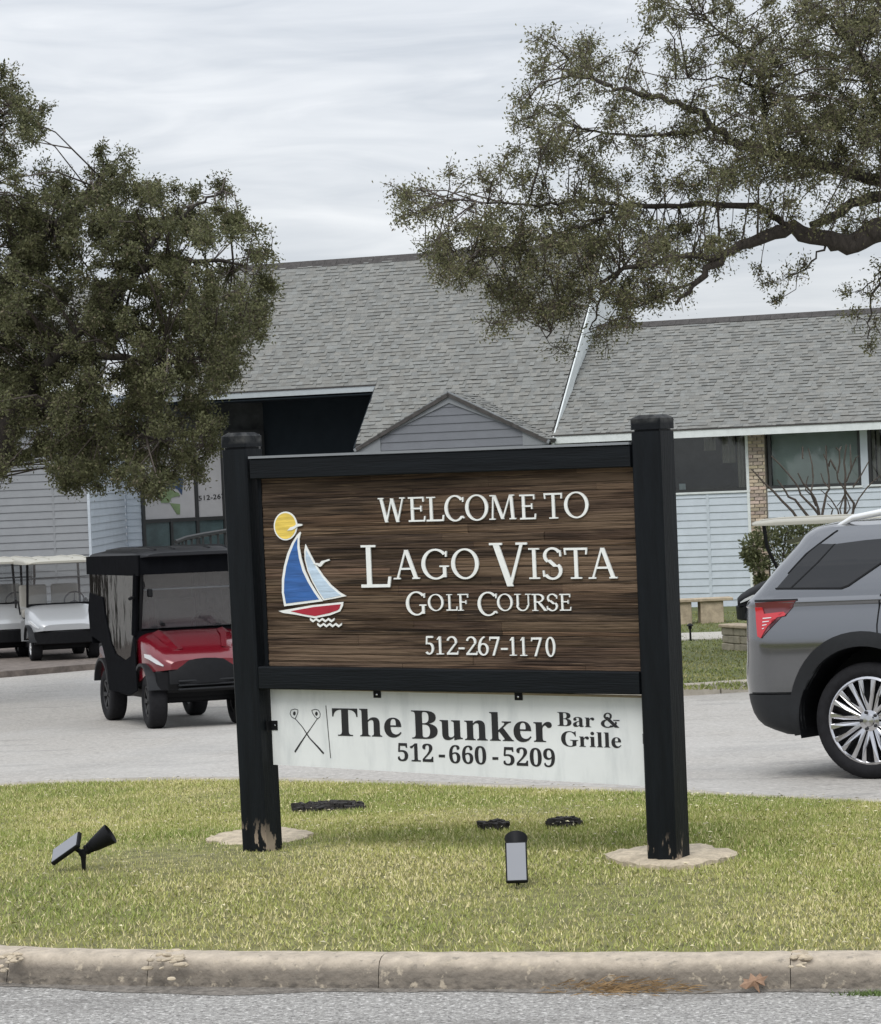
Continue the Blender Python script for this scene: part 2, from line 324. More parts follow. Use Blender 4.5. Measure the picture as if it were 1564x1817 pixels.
class MB:
    def __init__(s): s.v = []; s.f = []; s.c = []; s.col = (1, 1, 1)
    def add(s, vs, fs, M=None):
        b = len(s.v)
        for p in vs:
            p = Vector(p)
            s.v.append(tuple(M @ p if M else p)); s.c.append(s.col)
        for f in fs: s.f.append([i+b for i in f])
    def box(s, x0, x1, y0, y1, z0, z1, M=None):
        s.add([(x0, y0, z0), (x1, y0, z0), (x1, y1, z0), (x0, y1, z0), (x0, y0, z1), (x1, y0, z1), (x1, y1, z1), (x0, y1, z1)],
              [(0, 3, 2, 1), (4, 5, 6, 7), (0, 1, 5, 4), (1, 2, 6, 5), (2, 3, 7, 6), (3, 0, 4, 7)], M)
        return s
    def prism(s, poly, y0, y1, M=None):
        """poly in (x,z), extruded along y"""
        n = len(poly)
        a = sum(poly[i][0]*poly[(i+1) % n][1]-poly[(i+1) % n][0]*poly[i][1] for i in range(n))
        if a < 0: poly = poly[::-1]
        vs = [(x, y0, z) for x, z in poly]+[(x, y1, z) for x, z in poly]
        fs = [list(range(n)), list(range(2*n-1, n-1, -1))]+[(i, n+i, n+(i+1) % n, (i+1) % n) for i in range(n)]
        s.add(vs, fs, M); return s
    def tube(s, pts, rads, n=6, M=None, cap=True):
        pts = [Vector(p) for p in pts]
        if not hasattr(rads, '__len__'): rads = [rads]*len(pts)
        rings = []; vs = []; fs = []
        prev = None
        for i, p in enumerate(pts):
            t = (pts[min(i+1, len(pts)-1)]-pts[max(i-1, 0)]).normalized()
            a = prev if prev is not None else (Vector((0, 0, 1)) if abs(t.z) < .9 else Vector((1, 0, 0)))
            x = (a - t*a.dot(t))
            if x.length < 1e-5: x = t.orthogonal()
            x.normalize(); y = t.cross(x); prev = x
            for k in range(n):
                an = 2*math.pi*k/n
                vs.append(p+(x*math.cos(an)+y*math.sin(an))*rads[i])
        for i in range(len(pts)-1):
            for k in range(n):
                fs.append((i*n+k, i*n+(k+1) % n, (i+1)*n+(k+1) % n, (i+1)*n+k))
        if cap:
            fs.append(list(range(n))[::-1]); fs.append([(len(pts)-1)*n+k for k in range(n)])
        s.add(vs, fs, M); return s
    def lathe(s, prof, n=24, M=None, closed=False, caps=True):
        """prof (r,z) about local z"""
        vs = []; fs = []; m_ = len(prof)
        for r, z in prof:
            for k in range(n):
                a = 2*math.pi*k/n; vs.append((r*math.cos(a), r*math.sin(a), z))
        rngp = range(m_ if closed else m_-1)
        for i in rngp:
            j = (i+1) % m_
            for k in range(n): fs.append((i*n+k, i*n+(k+1) % n, j*n+(k+1) % n, j*n+k))
        if not closed and caps:
            if prof[0][0] > 1e-6: fs.append(list(range(n))[::-1])
            if prof[-1][0] > 1e-6: fs.append([(m_-1)*n+k for k in range(n)])
        s.add(vs, fs, M); return s
    def loft(s, rings, M=None, caps=True):
        n = len(rings[0]); vs = [p for r in rings for p in r]; fs = []
        for i in range(len(rings)-1):
            for k in range(n): fs.append((i*n+k, i*n+(k+1) % n, (i+1)*n+(k+1) % n, (i+1)*n+k))
        if caps: fs.append(list(range(n))[::-1]); fs.append([(len(rings)-1)*n+k for k in range(n)])
        s.add(vs, fs, M); return s
    def mesh(s, name, smooth=None, bevel=0.0, cols=False, segs=1):
        me = bpy.data.meshes.new(name); me.from_pydata(s.v, [], s.f)
        if cols:
            a = me.attributes.new('Col', 'FLOAT_COLOR', 'POINT')
            a.data.foreach_set('color', np.array([(*c, 1) for c in s.c], np.float32).ravel())
        bm = bmesh.new(); bm.from_mesh(me)
        bmesh.ops.recalc_face_normals(bm, faces=bm.faces)
        if bevel > 0: bmesh.ops.bevel(bm, geom=[e for e in bm.edges if e.is_manifold and e.calc_face_angle(0) > .5], offset=bevel, segments=segs, profile=.6, affect='EDGES', clamp_overlap=True)
        bm.to_mesh(me); bm.free()
        if smooth is not None:
            me.polygons.foreach_set('use_smooth', np.ones(len(me.polygons), bool)); me.set_sharp_from_angle(angle=rad(smooth))
        return me
    def build(s, name, mt, parent=None, **kw):
        return link_mesh(name, s.mesh(name, **kw), mt, parent)
def one_box(name, mt, parent, x0, x1, y0, y1, z0, z1, bevel=0.0, M=None):
    return MB().box(x0, x1, y0, y1, z0, z1, M).build(name, mt, parent, bevel=bevel)
def copy_tree(o, parent=None):
    c = o.copy(); COL.objects.link(c); c.parent = parent
    for ch in list(o.children): copy_tree(ch, c)
    return c

# ================================================================== ground
def sheet(name, xs, ys, zf, mt, kind='structure'):
    X, Y = np.meshgrid(xs, ys); Z = np.vectorize(zf)(Y)
    v = np.stack([X.ravel(), Y.ravel(), Z.ravel()], 1)
    nx = len(xs); i = np.arange((len(ys)-1)*nx).reshape(-1, nx)[:, :-1].ravel()
    f = np.stack([i, i+1, i+nx+1, i+nx], 1)
    return tag(link_mesh(name, np_mesh(name, v, f, smooth=True), mt), kind=kind)
ys_r = np.concatenate([np.arange(11.6, 62, .5), np.array([64, 70, 80, 100, 140, 200, 290])])
parking = sheet('parking_lot', [-260, -60, -20, 0, 20, 60, 260], ys_r, zr, 'asphalt')
road = sheet('road', [-260, -60, -20, 0, 20, 60, 260], [-60, -20, 0, 6, 8, 9, 9.4, 9.8, 10.0, 10.2, 10.4, 10.6, 10.8, 11.0, 11.3, 11.6], zr, 'front_road')

def resample(pts, n):
    P = np.array([tuple(p) for p in pts]); s = np.concatenate([[0], np.cumsum(np.linalg.norm(np.diff(P, axis=0), axis=1))])
    t = np.linspace(0, s[-1], n)
    return np.stack([np.interp(t, s, P[:, k]) for k in range(P.shape[1])], 1), t
front_px = [(-60, 1677), (0, 1680), (60, 1683), (100, 1685), (409, 1690), (782, 1692), (1200, 1692), (1564, 1690), (1750, 1688)]
front = [Vector((-9, 14.2, 0)), Vector((-4, 11.9, 0))]+[on_ground(u, v, zt) for u, v in front_px]+[Vector((7, 8.3, 0))]
back_px = [(-300, 1400), (0, 1395), (100, 1389), (300, 1384), (430, 1384), (600, 1388), (782, 1394), (1000, 1401), (1230, 1409), (1564, 1426), (1750, 1436)]
back = [Vector((-11, 18.4, 0))]+[on_ground(u, v, zt) for u, v in back_px]+[Vector((8.5, 13.6, 0))]
fr, _ = resample([(p.x, p.y) for p in front], 140)
bk, _ = resample([(p.x, p.y) for p in back], 140)
rows = 30
V = []
for j in range(rows+1):
    t = j/rows
    for i in range(140):
        x, y = fr[i]*(1-t)+bk[i]*t
        V.append((x, y, zt(y)+.012*math.sin(1.7*x+.6)*math.sin(1.3*y)*min(1, 4*t, 4*(1-t))-.004))
i_ = np.arange(rows*140).reshape(-1, 140)[:, :-1].ravel()
turf = tag(link_mesh('turf', np_mesh('turf', V, np.stack([i_, i_+1, i_+141, i_+140], 1), smooth=True), 'soil'), kind='structure')

def sweep(path, prof, out_dir, zf, a, b, name, mt, parent, jitter=0.0, step=.04):
    """profile (offset, dz) swept along a plan polyline between arc lengths a..b"""
    P, t = resample(path, 800)
    n = max(2, int((b-a)/step)+1); rings = []
    for s_ in np.linspace(a, b, n):
        x = np.interp(s_, t, P[:, 0]); y = np.interp(s_, t, P[:, 1])
        x2 = np.interp(s_+.02, t, P[:, 0]); y2 = np.interp(s_+.02, t, P[:, 1])
        x1 = np.interp(s_-.02, t, P[:, 0]); y1 = np.interp(s_-.02, t, P[:, 1])
        d = Vector((x2-x1, y2-y1)).normalized(); nrm = Vector((d.y, -d.x))*out_dir
        z0 = zf(y)
        rings.append([(x+nrm.x*(o+jitter*rng.uniform(-1, 1)), y+nrm.y*(o+jitter*rng.uniform(-1, 1)), z0+dz+jitter*rng.uniform(-1, 1)*.7) for o, dz in prof])
    return MB().loft(rings).build(name, mt, parent, smooth=50)
kerb = tag(empty('kerb', (0, 0, 0)), kind='structure')
prof = [(-.05, -.3), (-.05, -.01), (0, .006), (.06, .007), (.102, .003), (.124, -.008), (.137, -.028), (.144, -.06), (.152, -.095), (.156, -.115), (.156, -.3)]
Pf, tf = resample([(p.x, p.y) for p in front], 800)
def arc_at_u(u):
    best = min(range(800), key=lambda i: abs((CU + F_PX*((Vector((Pf[i][0], Pf[i][1], 0))-CAM).dot(RT))/((Vector((Pf[i][0], Pf[i][1], 0))-CAM).dot(FW))) - u))
    return tf[best]
joints = [0.0, arc_at_u(-35), arc_at_u(52), arc_at_u(287), arc_at_u(688), arc_at_u(1412), arc_at_u(1800), tf[-1]]
for a, b in zip(joints, joints[1:]):
    sweep([(p.x, p.y) for p in front], prof, 1, lambda y: 0.0, a+.0016, b-.0016, 'kerb_stone', 'kerb', kerb, jitter=.0026)
# rubble at the broken kerb joints
for u0, n, w in ((295, 26, 30), (25, 22, 32), (1420, 16, 22)):
    mb = MB()
    for k in range(n):
        p = on_ground(u0+rng.gauss(0, w*.5), 1690+abs(rng.gauss(12, 10)), lambda y: 0.0)
        off = rng.uniform(.02, .13)
        zz = .004 - (0 if off < .1 else (off-.1)*1.2)
        r_ = rng.uniform(.006, .018)
        M = Matrix.Translation((p.x, p.y, zz)) @ Matrix.Rotation(rng.uniform(0, 3), 4, 'Z') @ Matrix.Rotation(rng.uniform(-.4, .4), 4, 'X') @ Matrix.Diagonal((r_*1.6, r_, r_*.55, 1))
        mb.lathe([(0, -1), (.8, -.6), (1, 0), (.75, .7), (0, .9)], 6, M)
    tag(mb.build('kerb_rubble', 'pad', None), 'crumbled concrete chips on the %s of the front kerb' % ({295: 'worn joint near the left spotlight side', 25: 'broken left end', 1420: 'cracked right end'}[u0]), 'rubble', kind='stuff')
gv = []; gs = np.linspace(arc_at_u(-60), arc_at_u(1700), 700)
for k, s_ in enumerate(gs):
    x = np.interp(s_, tf, Pf[:, 0]); y = np.interp(s_, tf, Pf[:, 1]); x2 = np.interp(s_+.03, tf, Pf[:, 0]); y2 = np.interp(s_+.03, tf, Pf[:, 1])
    d = Vector((x2-x, y2-y)).normalized(); nx_, ny_ = d.y, -d.x
    w = .034+.012*math.sin(s_*3.1)+.013*math.sin(s_*11.7+1)+.008*rng.random()+.085*math.exp(-((s_-arc_at_u(400))/.42)**2)
    w = max(.006, w)
    for o, z in ((.146, .008), (.146+w*.4, .0045), (.146+w, .0008)): gv.append((x+nx_*o, y+ny_*o, zr(y+ny_*o)+z*(.8+.4*rng.random())+.001))
gf = [(3*k+j, 3*k+j+1, 3*k+j+4, 3*k+j+3) for k in range(699) for j in (0, 1)]
tag(link_mesh('gutter_dirt', np_mesh('gutter_dirt', gv, gf, smooth=True), 'gutter_dirt'), 'thin dark line of washed dirt along the foot of the front kerb', 'dirt', kind='stuff')
back_kerb = tag(empty('kerb', (0, 0, 0)), kind='structure')
Pb, tb = resample([(p.x, p.y) for p in back], 800)
L_b = tb[-1]; nb_ = 7
for k in range(nb_):
    sweep([(p.x, p.y) for p in back], [(-.04, -.3), (-.04, -.005), (.0, .012), (.09, .012), (.12, -.01), (.13, -.3)], -1, zt, L_b*k/nb_+.004, L_b*(k+1)/nb_-.004, 'kerb_stone', 'kerb_far', back_kerb, jitter=.002, step=.1)

# ---- grass on the island (countless: one object)
def patch_noise(x, y):
    return (np.sin(1.9*x+.7*y+.3)*np.sin(1.3*y-.5*x+1.1)+.6*np.sin(4.3*x-2.1*y)*np.sin(3.7*y+1.9*x+.4)+.4*np.sin(9.1*x+5*y)*np.sin(8.3*y-6*x))/2
bare = []
pads_w = []
def grass_blades(nb, sampler, zf, h0, h1, w, name, tone=1.0, dryness=1.0):
    x, y = sampler(nb); nb = len(x)
    z = zf(x, y); pn = 1.5*patch_noise(x, y)+.5*np.sin(.9*x+1.4*y)*np.sin(1.1*y-.4*x)+.25*np.clip(y-12.2, -1.6, 2.2)/2*dryness-.05+npr.normal(0, .35, nb)
    h = npr.uniform(h0, h1, nb)*(1+.25*np.clip(pn, -1, 1)); ang = npr.uniform(0, 2*np.pi, nb); lean = npr.uniform(.3, 1.45, nb)
    lx, ly = np.cos(ang), np.sin(ang)
    wa = npr.uniform(0, 2*np.pi, nb); wx, wy = np.cos(wa)*w/2*npr.uniform(.6, 1.5, nb), np.sin(wa)*w/2
    base = np.stack([x, y, z], 1)
    tip = base+np.stack([lx*h*np.sin(lean), ly*h*np.sin(lean), h*np.cos(lean)+.004], 1)
    v = np.empty((nb, 3, 3)); v[:, 0] = base+np.stack([wx, wy, 0*wx-.003], 1); v[:, 1] = base-np.stack([wx, wy, 0*wx+.003], 1); v[:, 2] = tip
    g1 = np.array([.20, .25, .062]); g2 = np.array([.40, .39, .135]); st = np.array([.58, .52, .29])
    t = np.clip(.5+.45*pn, 0, 1)[:, None]; c = g2*(1-t)+g1*t
    dry = (npr.random(nb) < (.20+.34*np.clip(-pn, 0, 1))*dryness)[:, None]; c = np.where(dry, st, c)*tone*npr.uniform(.78, 1.22, nb)[:, None]
    cc = np.repeat(c[:, None, :], 3, 1); cc[:, 2] *= 1.12
    return np_mesh(name, v.reshape(-1, 3), np.arange(nb*3).reshape(-1, 3), cc.reshape(-1, 3))
pads = [(on_ground(463, 1491, zt), .255, .16), (on_ground(1191, 1524, zt), .275, .15)]
clumps_px = [(582, 1437, 67, 13), (878, 1471, 23, 6), (1001, 1467, 27, 9)]
clump_w = [on_ground(u, v, zt) for u, v, a, b in clumps_px]
def island_sampler(n):
    i = npr.integers(14, 122, n); f = npr.random(n); t = npr.random(n)**.8
    i = npr.uniform(10, 128, n); i0 = i.astype(int); f = (i-i0)[:, None]
    a = fr[i0]*(1-f)+fr[i0+1]*f; b = bk[i0]*(1-f)+bk[i0+1]*f
    p = a*(1-t[:, None])+b*t[:, None]
    keep = np.ones(n, bool)
    u = p[:, 0]/p[:, 1]*F_PX
    keep &= np.abs(u) < 1150
    for (c, rx, ry) in pads:
        keep &= ((p[:, 0]-c.x)/rx/.93)**2+((p[:, 1]-c.y)/(ry*2.3)/.93)**2 > 1
    for c, (uu, vv, a_, b_) in zip(clump_w, clumps_px):
        r = a_/F_PX*c.y*.85
        keep &= ((p[:, 0]-c.x)/r)**2+((p[:, 1]-c.y)/(r*.9))**2 > 1
    return p[keep, 0], p[keep, 1]
ztv = np.vectorize(zt)
gm = grass_blades(800000, island_sampler, lambda x, y: ztv(y), .008, .024, .0050, 'grass', tone=1.12)
tag(link_mesh('grass', gm, 'grass'), 'short yellow-green lawn grass covering the sign island', 'grass', kind='stuff')
# pale clippings and leaf flecks lying in the grass
x, y = island_sampler(5200); n = len(x)
sz = npr.uniform(.004, .015, n); a = npr.uniform(0, 6.28, n); z = ztv(y)+npr.uniform(.016, .036, n)
dx, dy = np.cos(a)*sz, np.sin(a)*sz
v = np.stack([np.stack([x-dx, y-dy, z], 1), np.stack([x+dy*.45, y-dx*.45, z+.006], 1), np.stack([x+dx, y+dy, z+.002], 1), np.stack([x-dy*.45, y+dx*.45, z+.003], 1)], 1)
c = np.array([.60, .55, .36])*npr.uniform(.35, 1.25, n)[:, None]
tag(link_mesh('leaf_litter', np_mesh('leaf_litter', v.reshape(-1, 3), np.arange(n*4).reshape(-1, 4), np.repeat(c, 4, 0)), 'grass'), 'pale clippings and leaf flecks scattered over the island grass', 'leaf litter', kind='stuff')

# ---- concrete footings round the posts
def ragged_disc(name, c, rx, ry, h, mt, label, cat, seed, group=None):
    r2 = random.Random(seed); n = 34
    o = empty(name, (c.x, c.y, c.z)); rings = []
    jit = [1+r2.uniform(-.13, .10) for _ in range(n)]
    for k, (s_, z) in enumerate([(1.02, -.05), (1.0, h*.55), (.9, h*.9), (.55, h*1.05), (.2, h*1.0)]):
        rings.append([(rx*s_*jit[i]*math.cos(6.2832*i/n), ry*s_*jit[i]*math.sin(6.2832*i/n), z+r2.uniform(-.004, .004)*(k > 0)) for i in range(n)])
    ob = MB().loft(rings).build(name, mt, None, smooth=40)
    bpy.data.objects.remove(o); ob.location = c
    return tag(ob, label, cat, group)
ragged_disc('concrete_footing', pads[0][0], .25, .33, .03, 'pad', 'pale ragged concrete footing around the left sign post', 'footing', 1, 'concrete footings')
ragged_disc('concrete_footing', pads[1][0], .265, .34, .03, 'pad', 'pale ragged concrete footing around the right sign post', 'footing', 2, 'concrete footings')
for c, (u, v, a, b), lab, sd in zip(clump_w, clumps_px, ('wide dark ragged stump remains in the grass behind the left post', 'small thin dark bark scrap in the grass behind the middle spotlight', 'dark lumpy bark clump in the grass nearer the right post'), (3, 4, 5)):
    r = a/F_PX*c.y
    r2 = random.Random(sd); mb = MB()
    for k in range(int(60*r/.17)+22):
        q = math.sqrt(r2.random()); an = r2.uniform(0, 6.28); lx = q*r*math.cos(an); ly = q*r*.8*math.sin(an)
        M = Matrix.Translation((lx, ly, .012+.02*(1-q)*r2.random())) @ Matrix.Rotation(r2.uniform(0, 3.1), 4, 'Z') @ Matrix.Rotation(r2.uniform(-.6, .6), 4, 'X')
        s_ = r2.uniform(.012, .04); mb.box(-s_, s_, -.008, .008, -.02, r2.uniform(.008, .03), M)
    M = Matrix.Diagonal((r*.9, r*.75, .035, 1)); mb.lathe([(0, -.3), (1, -.3), (.95, .2), (.6, .5), (0, .6)], 18, M)
    ob = mb.build('bark_clump', 'mulch'); ob.location = c; tag(ob, lab, 'bark clump')

# ---- dry straw and a fallen leaf in the gutter, a weed at the kerb foot
gx = on_ground(1110, 1765, lambda y: -.11)
n = 800; mb = MB()
V = np.empty((n, 3, 3)); C = np.empty((n, 3, 3))
for k in range(n):
    u = 1100+max(-170, min(140, rng.gauss(0, 62))); p = on_ground(u, 1766+rng.uniform(-7, 6)-abs(rng.gauss(0, 8)), lambda y: -.11)
    an = rng.gauss(0, .9); l_ = rng.uniform(.03, .10); zz = -.102+abs(rng.gauss(0, .016))
    d = Vector((math.cos(an), math.sin(an)*.6, rng.gauss(0, .22)))*l_
    p = Vector((p.x, p.y, zz))
    V[k, 0] = p; V[k, 1] = p+d; V[k, 2] = p+d*.5+Vector((0, -.002, .0045))
    C[k] = np.array([.40, .27, .14])*rng.uniform(.45, 1.5)
tag(link_mesh('dry_straw', np_mesh('dry_straw', V.reshape(-1, 3), np.arange(n*3).reshape(-1, 3), C.reshape(-1, 3)), 'straw'), 'pile of dry straw lying in the gutter below the kerb', 'straw', kind='stuff')
p = on_ground(1338, 1763, lambda y: -.11)
lf = [(-.052, .006), (-.030, .014), (-.028, .026), (-.012, .014), (.004, .034), (.014, .014), (.034, .022), (.036, .006), (.056, .002), (.034, -.010), (.030, -.028), (.012, -.012), (.002, -.046), (-.008, -.012), (-.036, -.014)]
mb = MB(); M = Matrix.Translation((p.x, p.y-.02, -.066)) @ Matrix.Rotation(rad(58), 4, 'X') @ Matrix.Rotation(rad(20), 4, 'Z')
mb.add([(0, 0, .012)]+[(x, y, -.004+.02*abs(x)*6*abs(x)) for x, y in lf], [(0, i+1, (i+1) % len(lf)+1) for i in range(len(lf))], M)
ob = mb.build('fallen_leaf', 'dry_leaf'); tag(ob, 'curled brown oak leaf resting against the kerb by the gutter straw', 'leaf')
n = 240; V = np.empty((n, 3, 3)); C = np.empty((n, 3, 3))
for k in range(n):
    p = on_ground(1550+rng.gauss(0, 28), 1768+rng.uniform(-3, 3), lambda y: -.11); an = rng.uniform(0, 6.28); l_ = rng.uniform(.012, .035)
    p.z = -.112; w_ = .003
    V[k, 0] = p+Vector((w_, 0, 0)); V[k, 1] = p-Vector((w_, 0, 0)); V[k, 2] = p+Vector((math.cos(an)*l_*.8, math.sin(an)*l_*.5, l_*.8)); C[k] = np.array([.10, .15, .04])*rng.uniform(.6, 1.4)
tag(link_mesh('weed', np_mesh('weed', V.reshape(-1, 3), np.arange(n*3).reshape(-1, 3), C.reshape(-1, 3)), 'grass'), 'low green weed growing at the kerb foot on the right', 'weed')

# ---- far lawn at the right with its kerb, path
lawn_edge = [(-.6, 52), (.2, 44), (.75, 37), (1.4, 33.6)] + [(p.x, p.y) for p in (on_ground(1215, 1214, zl), on_ground(1336, 1206, zl))]+[(6.5, 35.2), (14, 38), (40, 46)]
E_, te = resample(lawn_edge, 60)
V = []
for j in range(25):
    t = j/24
    for i in range(60):
        x = E_[i][0]+(1.5*t if i > 40 else 0); y = E_[i][1]*(1-t)+60*t
        V.append((x, y, zl(y)-.01+.25*max(0, (y-48)/10)*0))
i_ = np.arange(24*60).reshape(-1, 60)[:, :-1].ravel()
tag(link_mesh('lawn', np_mesh('lawn', V, np.stack([i_, i_+1, i_+61, i_+60], 1), smooth=True), 'lawn'), kind='structure')
far_kerb = tag(empty('kerb', (0, 0, 0)), kind='structure')
tl_ = resample(lawn_edge, 800)[1][-1]; k0 = [0, 6, 12, 17.5, 20.35, 22.9, 25.5, 29, 33, 38, 44, 52, tl_]
for a, b in zip(k0, k0[1:]):
    sweep(lawn_edge, [(-.06, -.3), (-.06, -.01), (0, .01), (.1, .012), (.15, -.01), (.165, -.13), (.165, -.3)], 1, zl, a+.012, min(b, tl_)-.012, 'kerb_stone', 'kerb_far', far_kerb, jitter=.004, step=.2)
def lawn_sampler(n):
    u = npr.uniform(1180, 1480, n); v = npr.uniform(1085, 1222, n)
    P = [on_ground(a, b, zl) for a, b in zip(u, v)]
    P = [p for p in P if p.y < 57]
    return np.array([p.x for p in P]), np.array([p.y for p in P])
gm = grass_blades(16000, lawn_sampler, lambda x, y: np.array([zl(b)-.012 for b in y]), .02, .045, .02, 'grass_far', tone=.62, dryness=.25)
tag(link_mesh('grass', gm, 'grass'), 'green lawn grass between the far kerb and the bench', 'grass', kind='stuff')
pw = [on_ground(u, v, zl) for u, v in ((1205, 1136.5), (1600, 1123), (1600, 1111), (1205, 1124.5))]
mb = MB(); mb.add([(q.x, q.y, zl(q.y)+.012) for q in pw]+[(q.x, q.y, zl(q.y)-.1) for q in pw], [(0, 1, 2, 3), (0, 4, 5, 1), (1, 5, 6, 2), (2, 6, 7, 3), (3, 7, 4, 0)])
tag(mb.build('path', 'path'), kind='structure')
# ---- left pavement apron in front of the left wing
ap = [on_ground(u, v, zr) for u, v in ((-260, 1219), (0, 1203), (150, 1190), (330, 1176))]
poly = [(p.x, p.y) for p in ap]; poly = [(-16, poly[0][1]-.3)]+poly+[(poly[-1][0], 58.5), (-16, 58.5)]
mb = MB(); nq = len(poly)
mb.add([(x, y, zr(y)+.10) for x, y in poly]+[(x, y, zr(y)-.2) for x, y in poly], [list(range(nq))]+[(i, i+nq, (i+1) % nq+nq, (i+1) % nq) for i in range(nq)])
tag(mb.build('pavement', 'red_curb', None), kind='structure')
def za(y): return zr(y)+.10

# ================================================================== clubhouse (main frame yawed 20 degrees: right end nearer)
YB = rad(-20)
O = at_depth(1336, 1076, 57.5); GZ = O.z
club = empty('clubhouse', O, YB)
tag(club, 'long low clubhouse with grey shingle roofs and pale blue siding', 'building')
MBL = Matrix.Translation(O) @ Matrix.Rotation(YB, 4, 'Z')
def bl(u, v, y=0.0): return on_plane(MBL, u, v, y)

def shingles(name, parent, org, ux, vx, nrm, width, length, inside=None, course=.116, seed=1, mt='shingle'):
    """real lapped tabs: org + ux*a + vx*b (vx runs up the slope)"""
    r2 = np.random.default_rng(seed); org, ux, vx, nrm = (np.array(tuple(q)) for q in (org, ux, vx, nrm))
    V = []; C = []; F = []; nc = int(length/course)
    for c in range(nc+1):
        b0 = c*course; a = -r2.uniform(0, .3)
        while a < width:
            w = r2.choice([.08, .10, .12, .15, .18]); a1 = min(a+w, width); a0 = max(a, 0)
            if a1-a0 > .03 and (inside is None or inside((a0+a1)/2, b0+course/2)):
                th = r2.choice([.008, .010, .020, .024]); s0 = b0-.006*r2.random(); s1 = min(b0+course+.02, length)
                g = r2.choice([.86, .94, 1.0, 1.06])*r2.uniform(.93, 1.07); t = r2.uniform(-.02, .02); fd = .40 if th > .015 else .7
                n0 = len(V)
                sb = min(s0+.034, s1)              # fd darkens the butt faces: shadow line under each tab painted as colour
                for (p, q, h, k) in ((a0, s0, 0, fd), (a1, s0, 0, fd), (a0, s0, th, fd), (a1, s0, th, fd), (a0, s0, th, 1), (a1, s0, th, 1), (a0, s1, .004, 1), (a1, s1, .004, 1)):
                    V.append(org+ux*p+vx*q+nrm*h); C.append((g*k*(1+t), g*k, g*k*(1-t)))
                F += [(n0, n0+1, n0+3, n0+2), (n0+4, n0+5, n0+7, n0+6)]
                F += [(n0, n0+2, n0+6, n0+6), (n0+1, n0+7, n0+3, n0+3)]
            a += w
    me = bpy.data.meshes.new(name); F = [f if f[2] != f[3] else f[:3] for f in F]
    me.from_pydata([tuple(p) for p in V], [], F)
    at = me.attributes.new('Col', 'FLOAT_COLOR', 'POINT'); at.data.foreach_set('color', np.array([(*c, 1) for c in C], np.float32).ravel())
    return tag(link_mesh(name, me, mt, parent), kind='stuff')

def boards(parent, x0, x1, z0, z1, y, mt, expo=.15, seams=(), normal=-1, M=None, clip=None, name='siding_board'):
    """lapped siding boards on plane y (front towards -y)"""
    z = z0; out = []
    while z < z1-.01:
        zt_ = min(z+expo, z1)
        xa, xb = (x0, x1) if clip is None else clip(z, zt_)
        if xb-xa > .05:
            ss = [xa]+[s_+rng.uniform(-.004, .004) for s_ in sorted(seams) if xa < s_ < xb]+[xb]
            for a, b in zip(ss, ss[1:]):
                mb = MB(); g = .003
                if clip is None: top = [(a+g, zt_), (b-g, zt_)]
                else:
                    ta, tb_ = clip(zt_, zt_, True); top = [(max(a+g, ta), zt_), (min(b-g, tb_), zt_)]
                pr = [(a+g, z, -.030), (b-g, z, -.030), (b-g, z, 0), (a+g, z, 0), (top[0][0], zt_, -.012), (top[1][0], zt_, -.012), (top[1][0], zt_, 0), (top[0][0], zt_, 0)]
                mb.add([(px_, y+d, pz) for px_, pz, d in pr], [(0, 3, 2, 1), (4, 5, 6, 7), (0, 1, 5, 4), (1, 2, 6, 5), (2, 3, 7, 6), (3, 0, 4, 7)], M)
                out.append(mb.build(name, mt, parent))
        z += expo
    return out

z_e = bl(1330, 757, -.5)[1]                     # eave (top of fascia)
x_rk = bl(980, 783, -.5)[0]                     # right rake of the tall roof
XR = 13.0; XL = bl(250, 800, -.5)[0]
W1, H1, W2, H2 = 3.6, 2.40, 4.55, 4.31
# --- right wing walls
zb = GZ*0
zwin1 = bl(1270, 767, 0)[1]; zwin0 = bl(1270, 871.5, 0)[1]
wall_top = z_e-.12
one_box('wall', 'mortar', club, x_rk-.4, XR, .02, .22, zb-.3, zwin0-.03)
xp0, xp1 = bl(1333, 900)[0], bl(1362, 900)[0]
xw1a = bl(1120, 800)[0]; xw1b = bl(1329, 820)[0]
xw2a, xw2b = bl(1364, 820)[0], bl(1528, 820)[0]
xw3a = bl(1542, 820)[0]; xw3b = xw3a+1.9
boards(club, x_rk-.4, xp0-.06, zb, zwin0-.05, 0, 'siding', seams=(bl(1259, 950)[0], bl(1100, 950)[0]))
boards(club, xp1+.02, XR, zb, zwin0-.05, 0, 'siding', seams=(xp1+2.4, xp1+4.8, xp1+7.2))
sx = bl(1259, 950)[0]; one_box('joint_strip', 'siding', club, sx-.03, sx+.03, -.032, -.01, zb, zwin0-.05)
one_box('corner_trim', 'trim', club, xp0-.06, xp0, -.045, .02, zb, zwin1+.02)
# --- brick pillar
one_box('pillar_core', 'mortar', club, xp0+.004, xp1-.004, -.02, .2, zb, wall_top+.1)
mb = MB(); z = zb; r = 0
while z < wall_top:
    x = xp0-(.0 if r % 2 else .1)
    while x < xp1:
        a, b = max(x, xp0), min(x+.19, xp1)
        if b-a > .03:
            g = rng.uniform(.7, 1.25); mb.col = (g, g*rng.uniform(.92, 1.04), g*rng.uniform(.88, 1.05))
            mb.box(a+.005, b-.005, -.055, 0, z+.005, z+.062)
        x += .2
    z += .072; r += 1
tag(mb.build('bricks', 'brick', club, cols=True), kind='stuff')
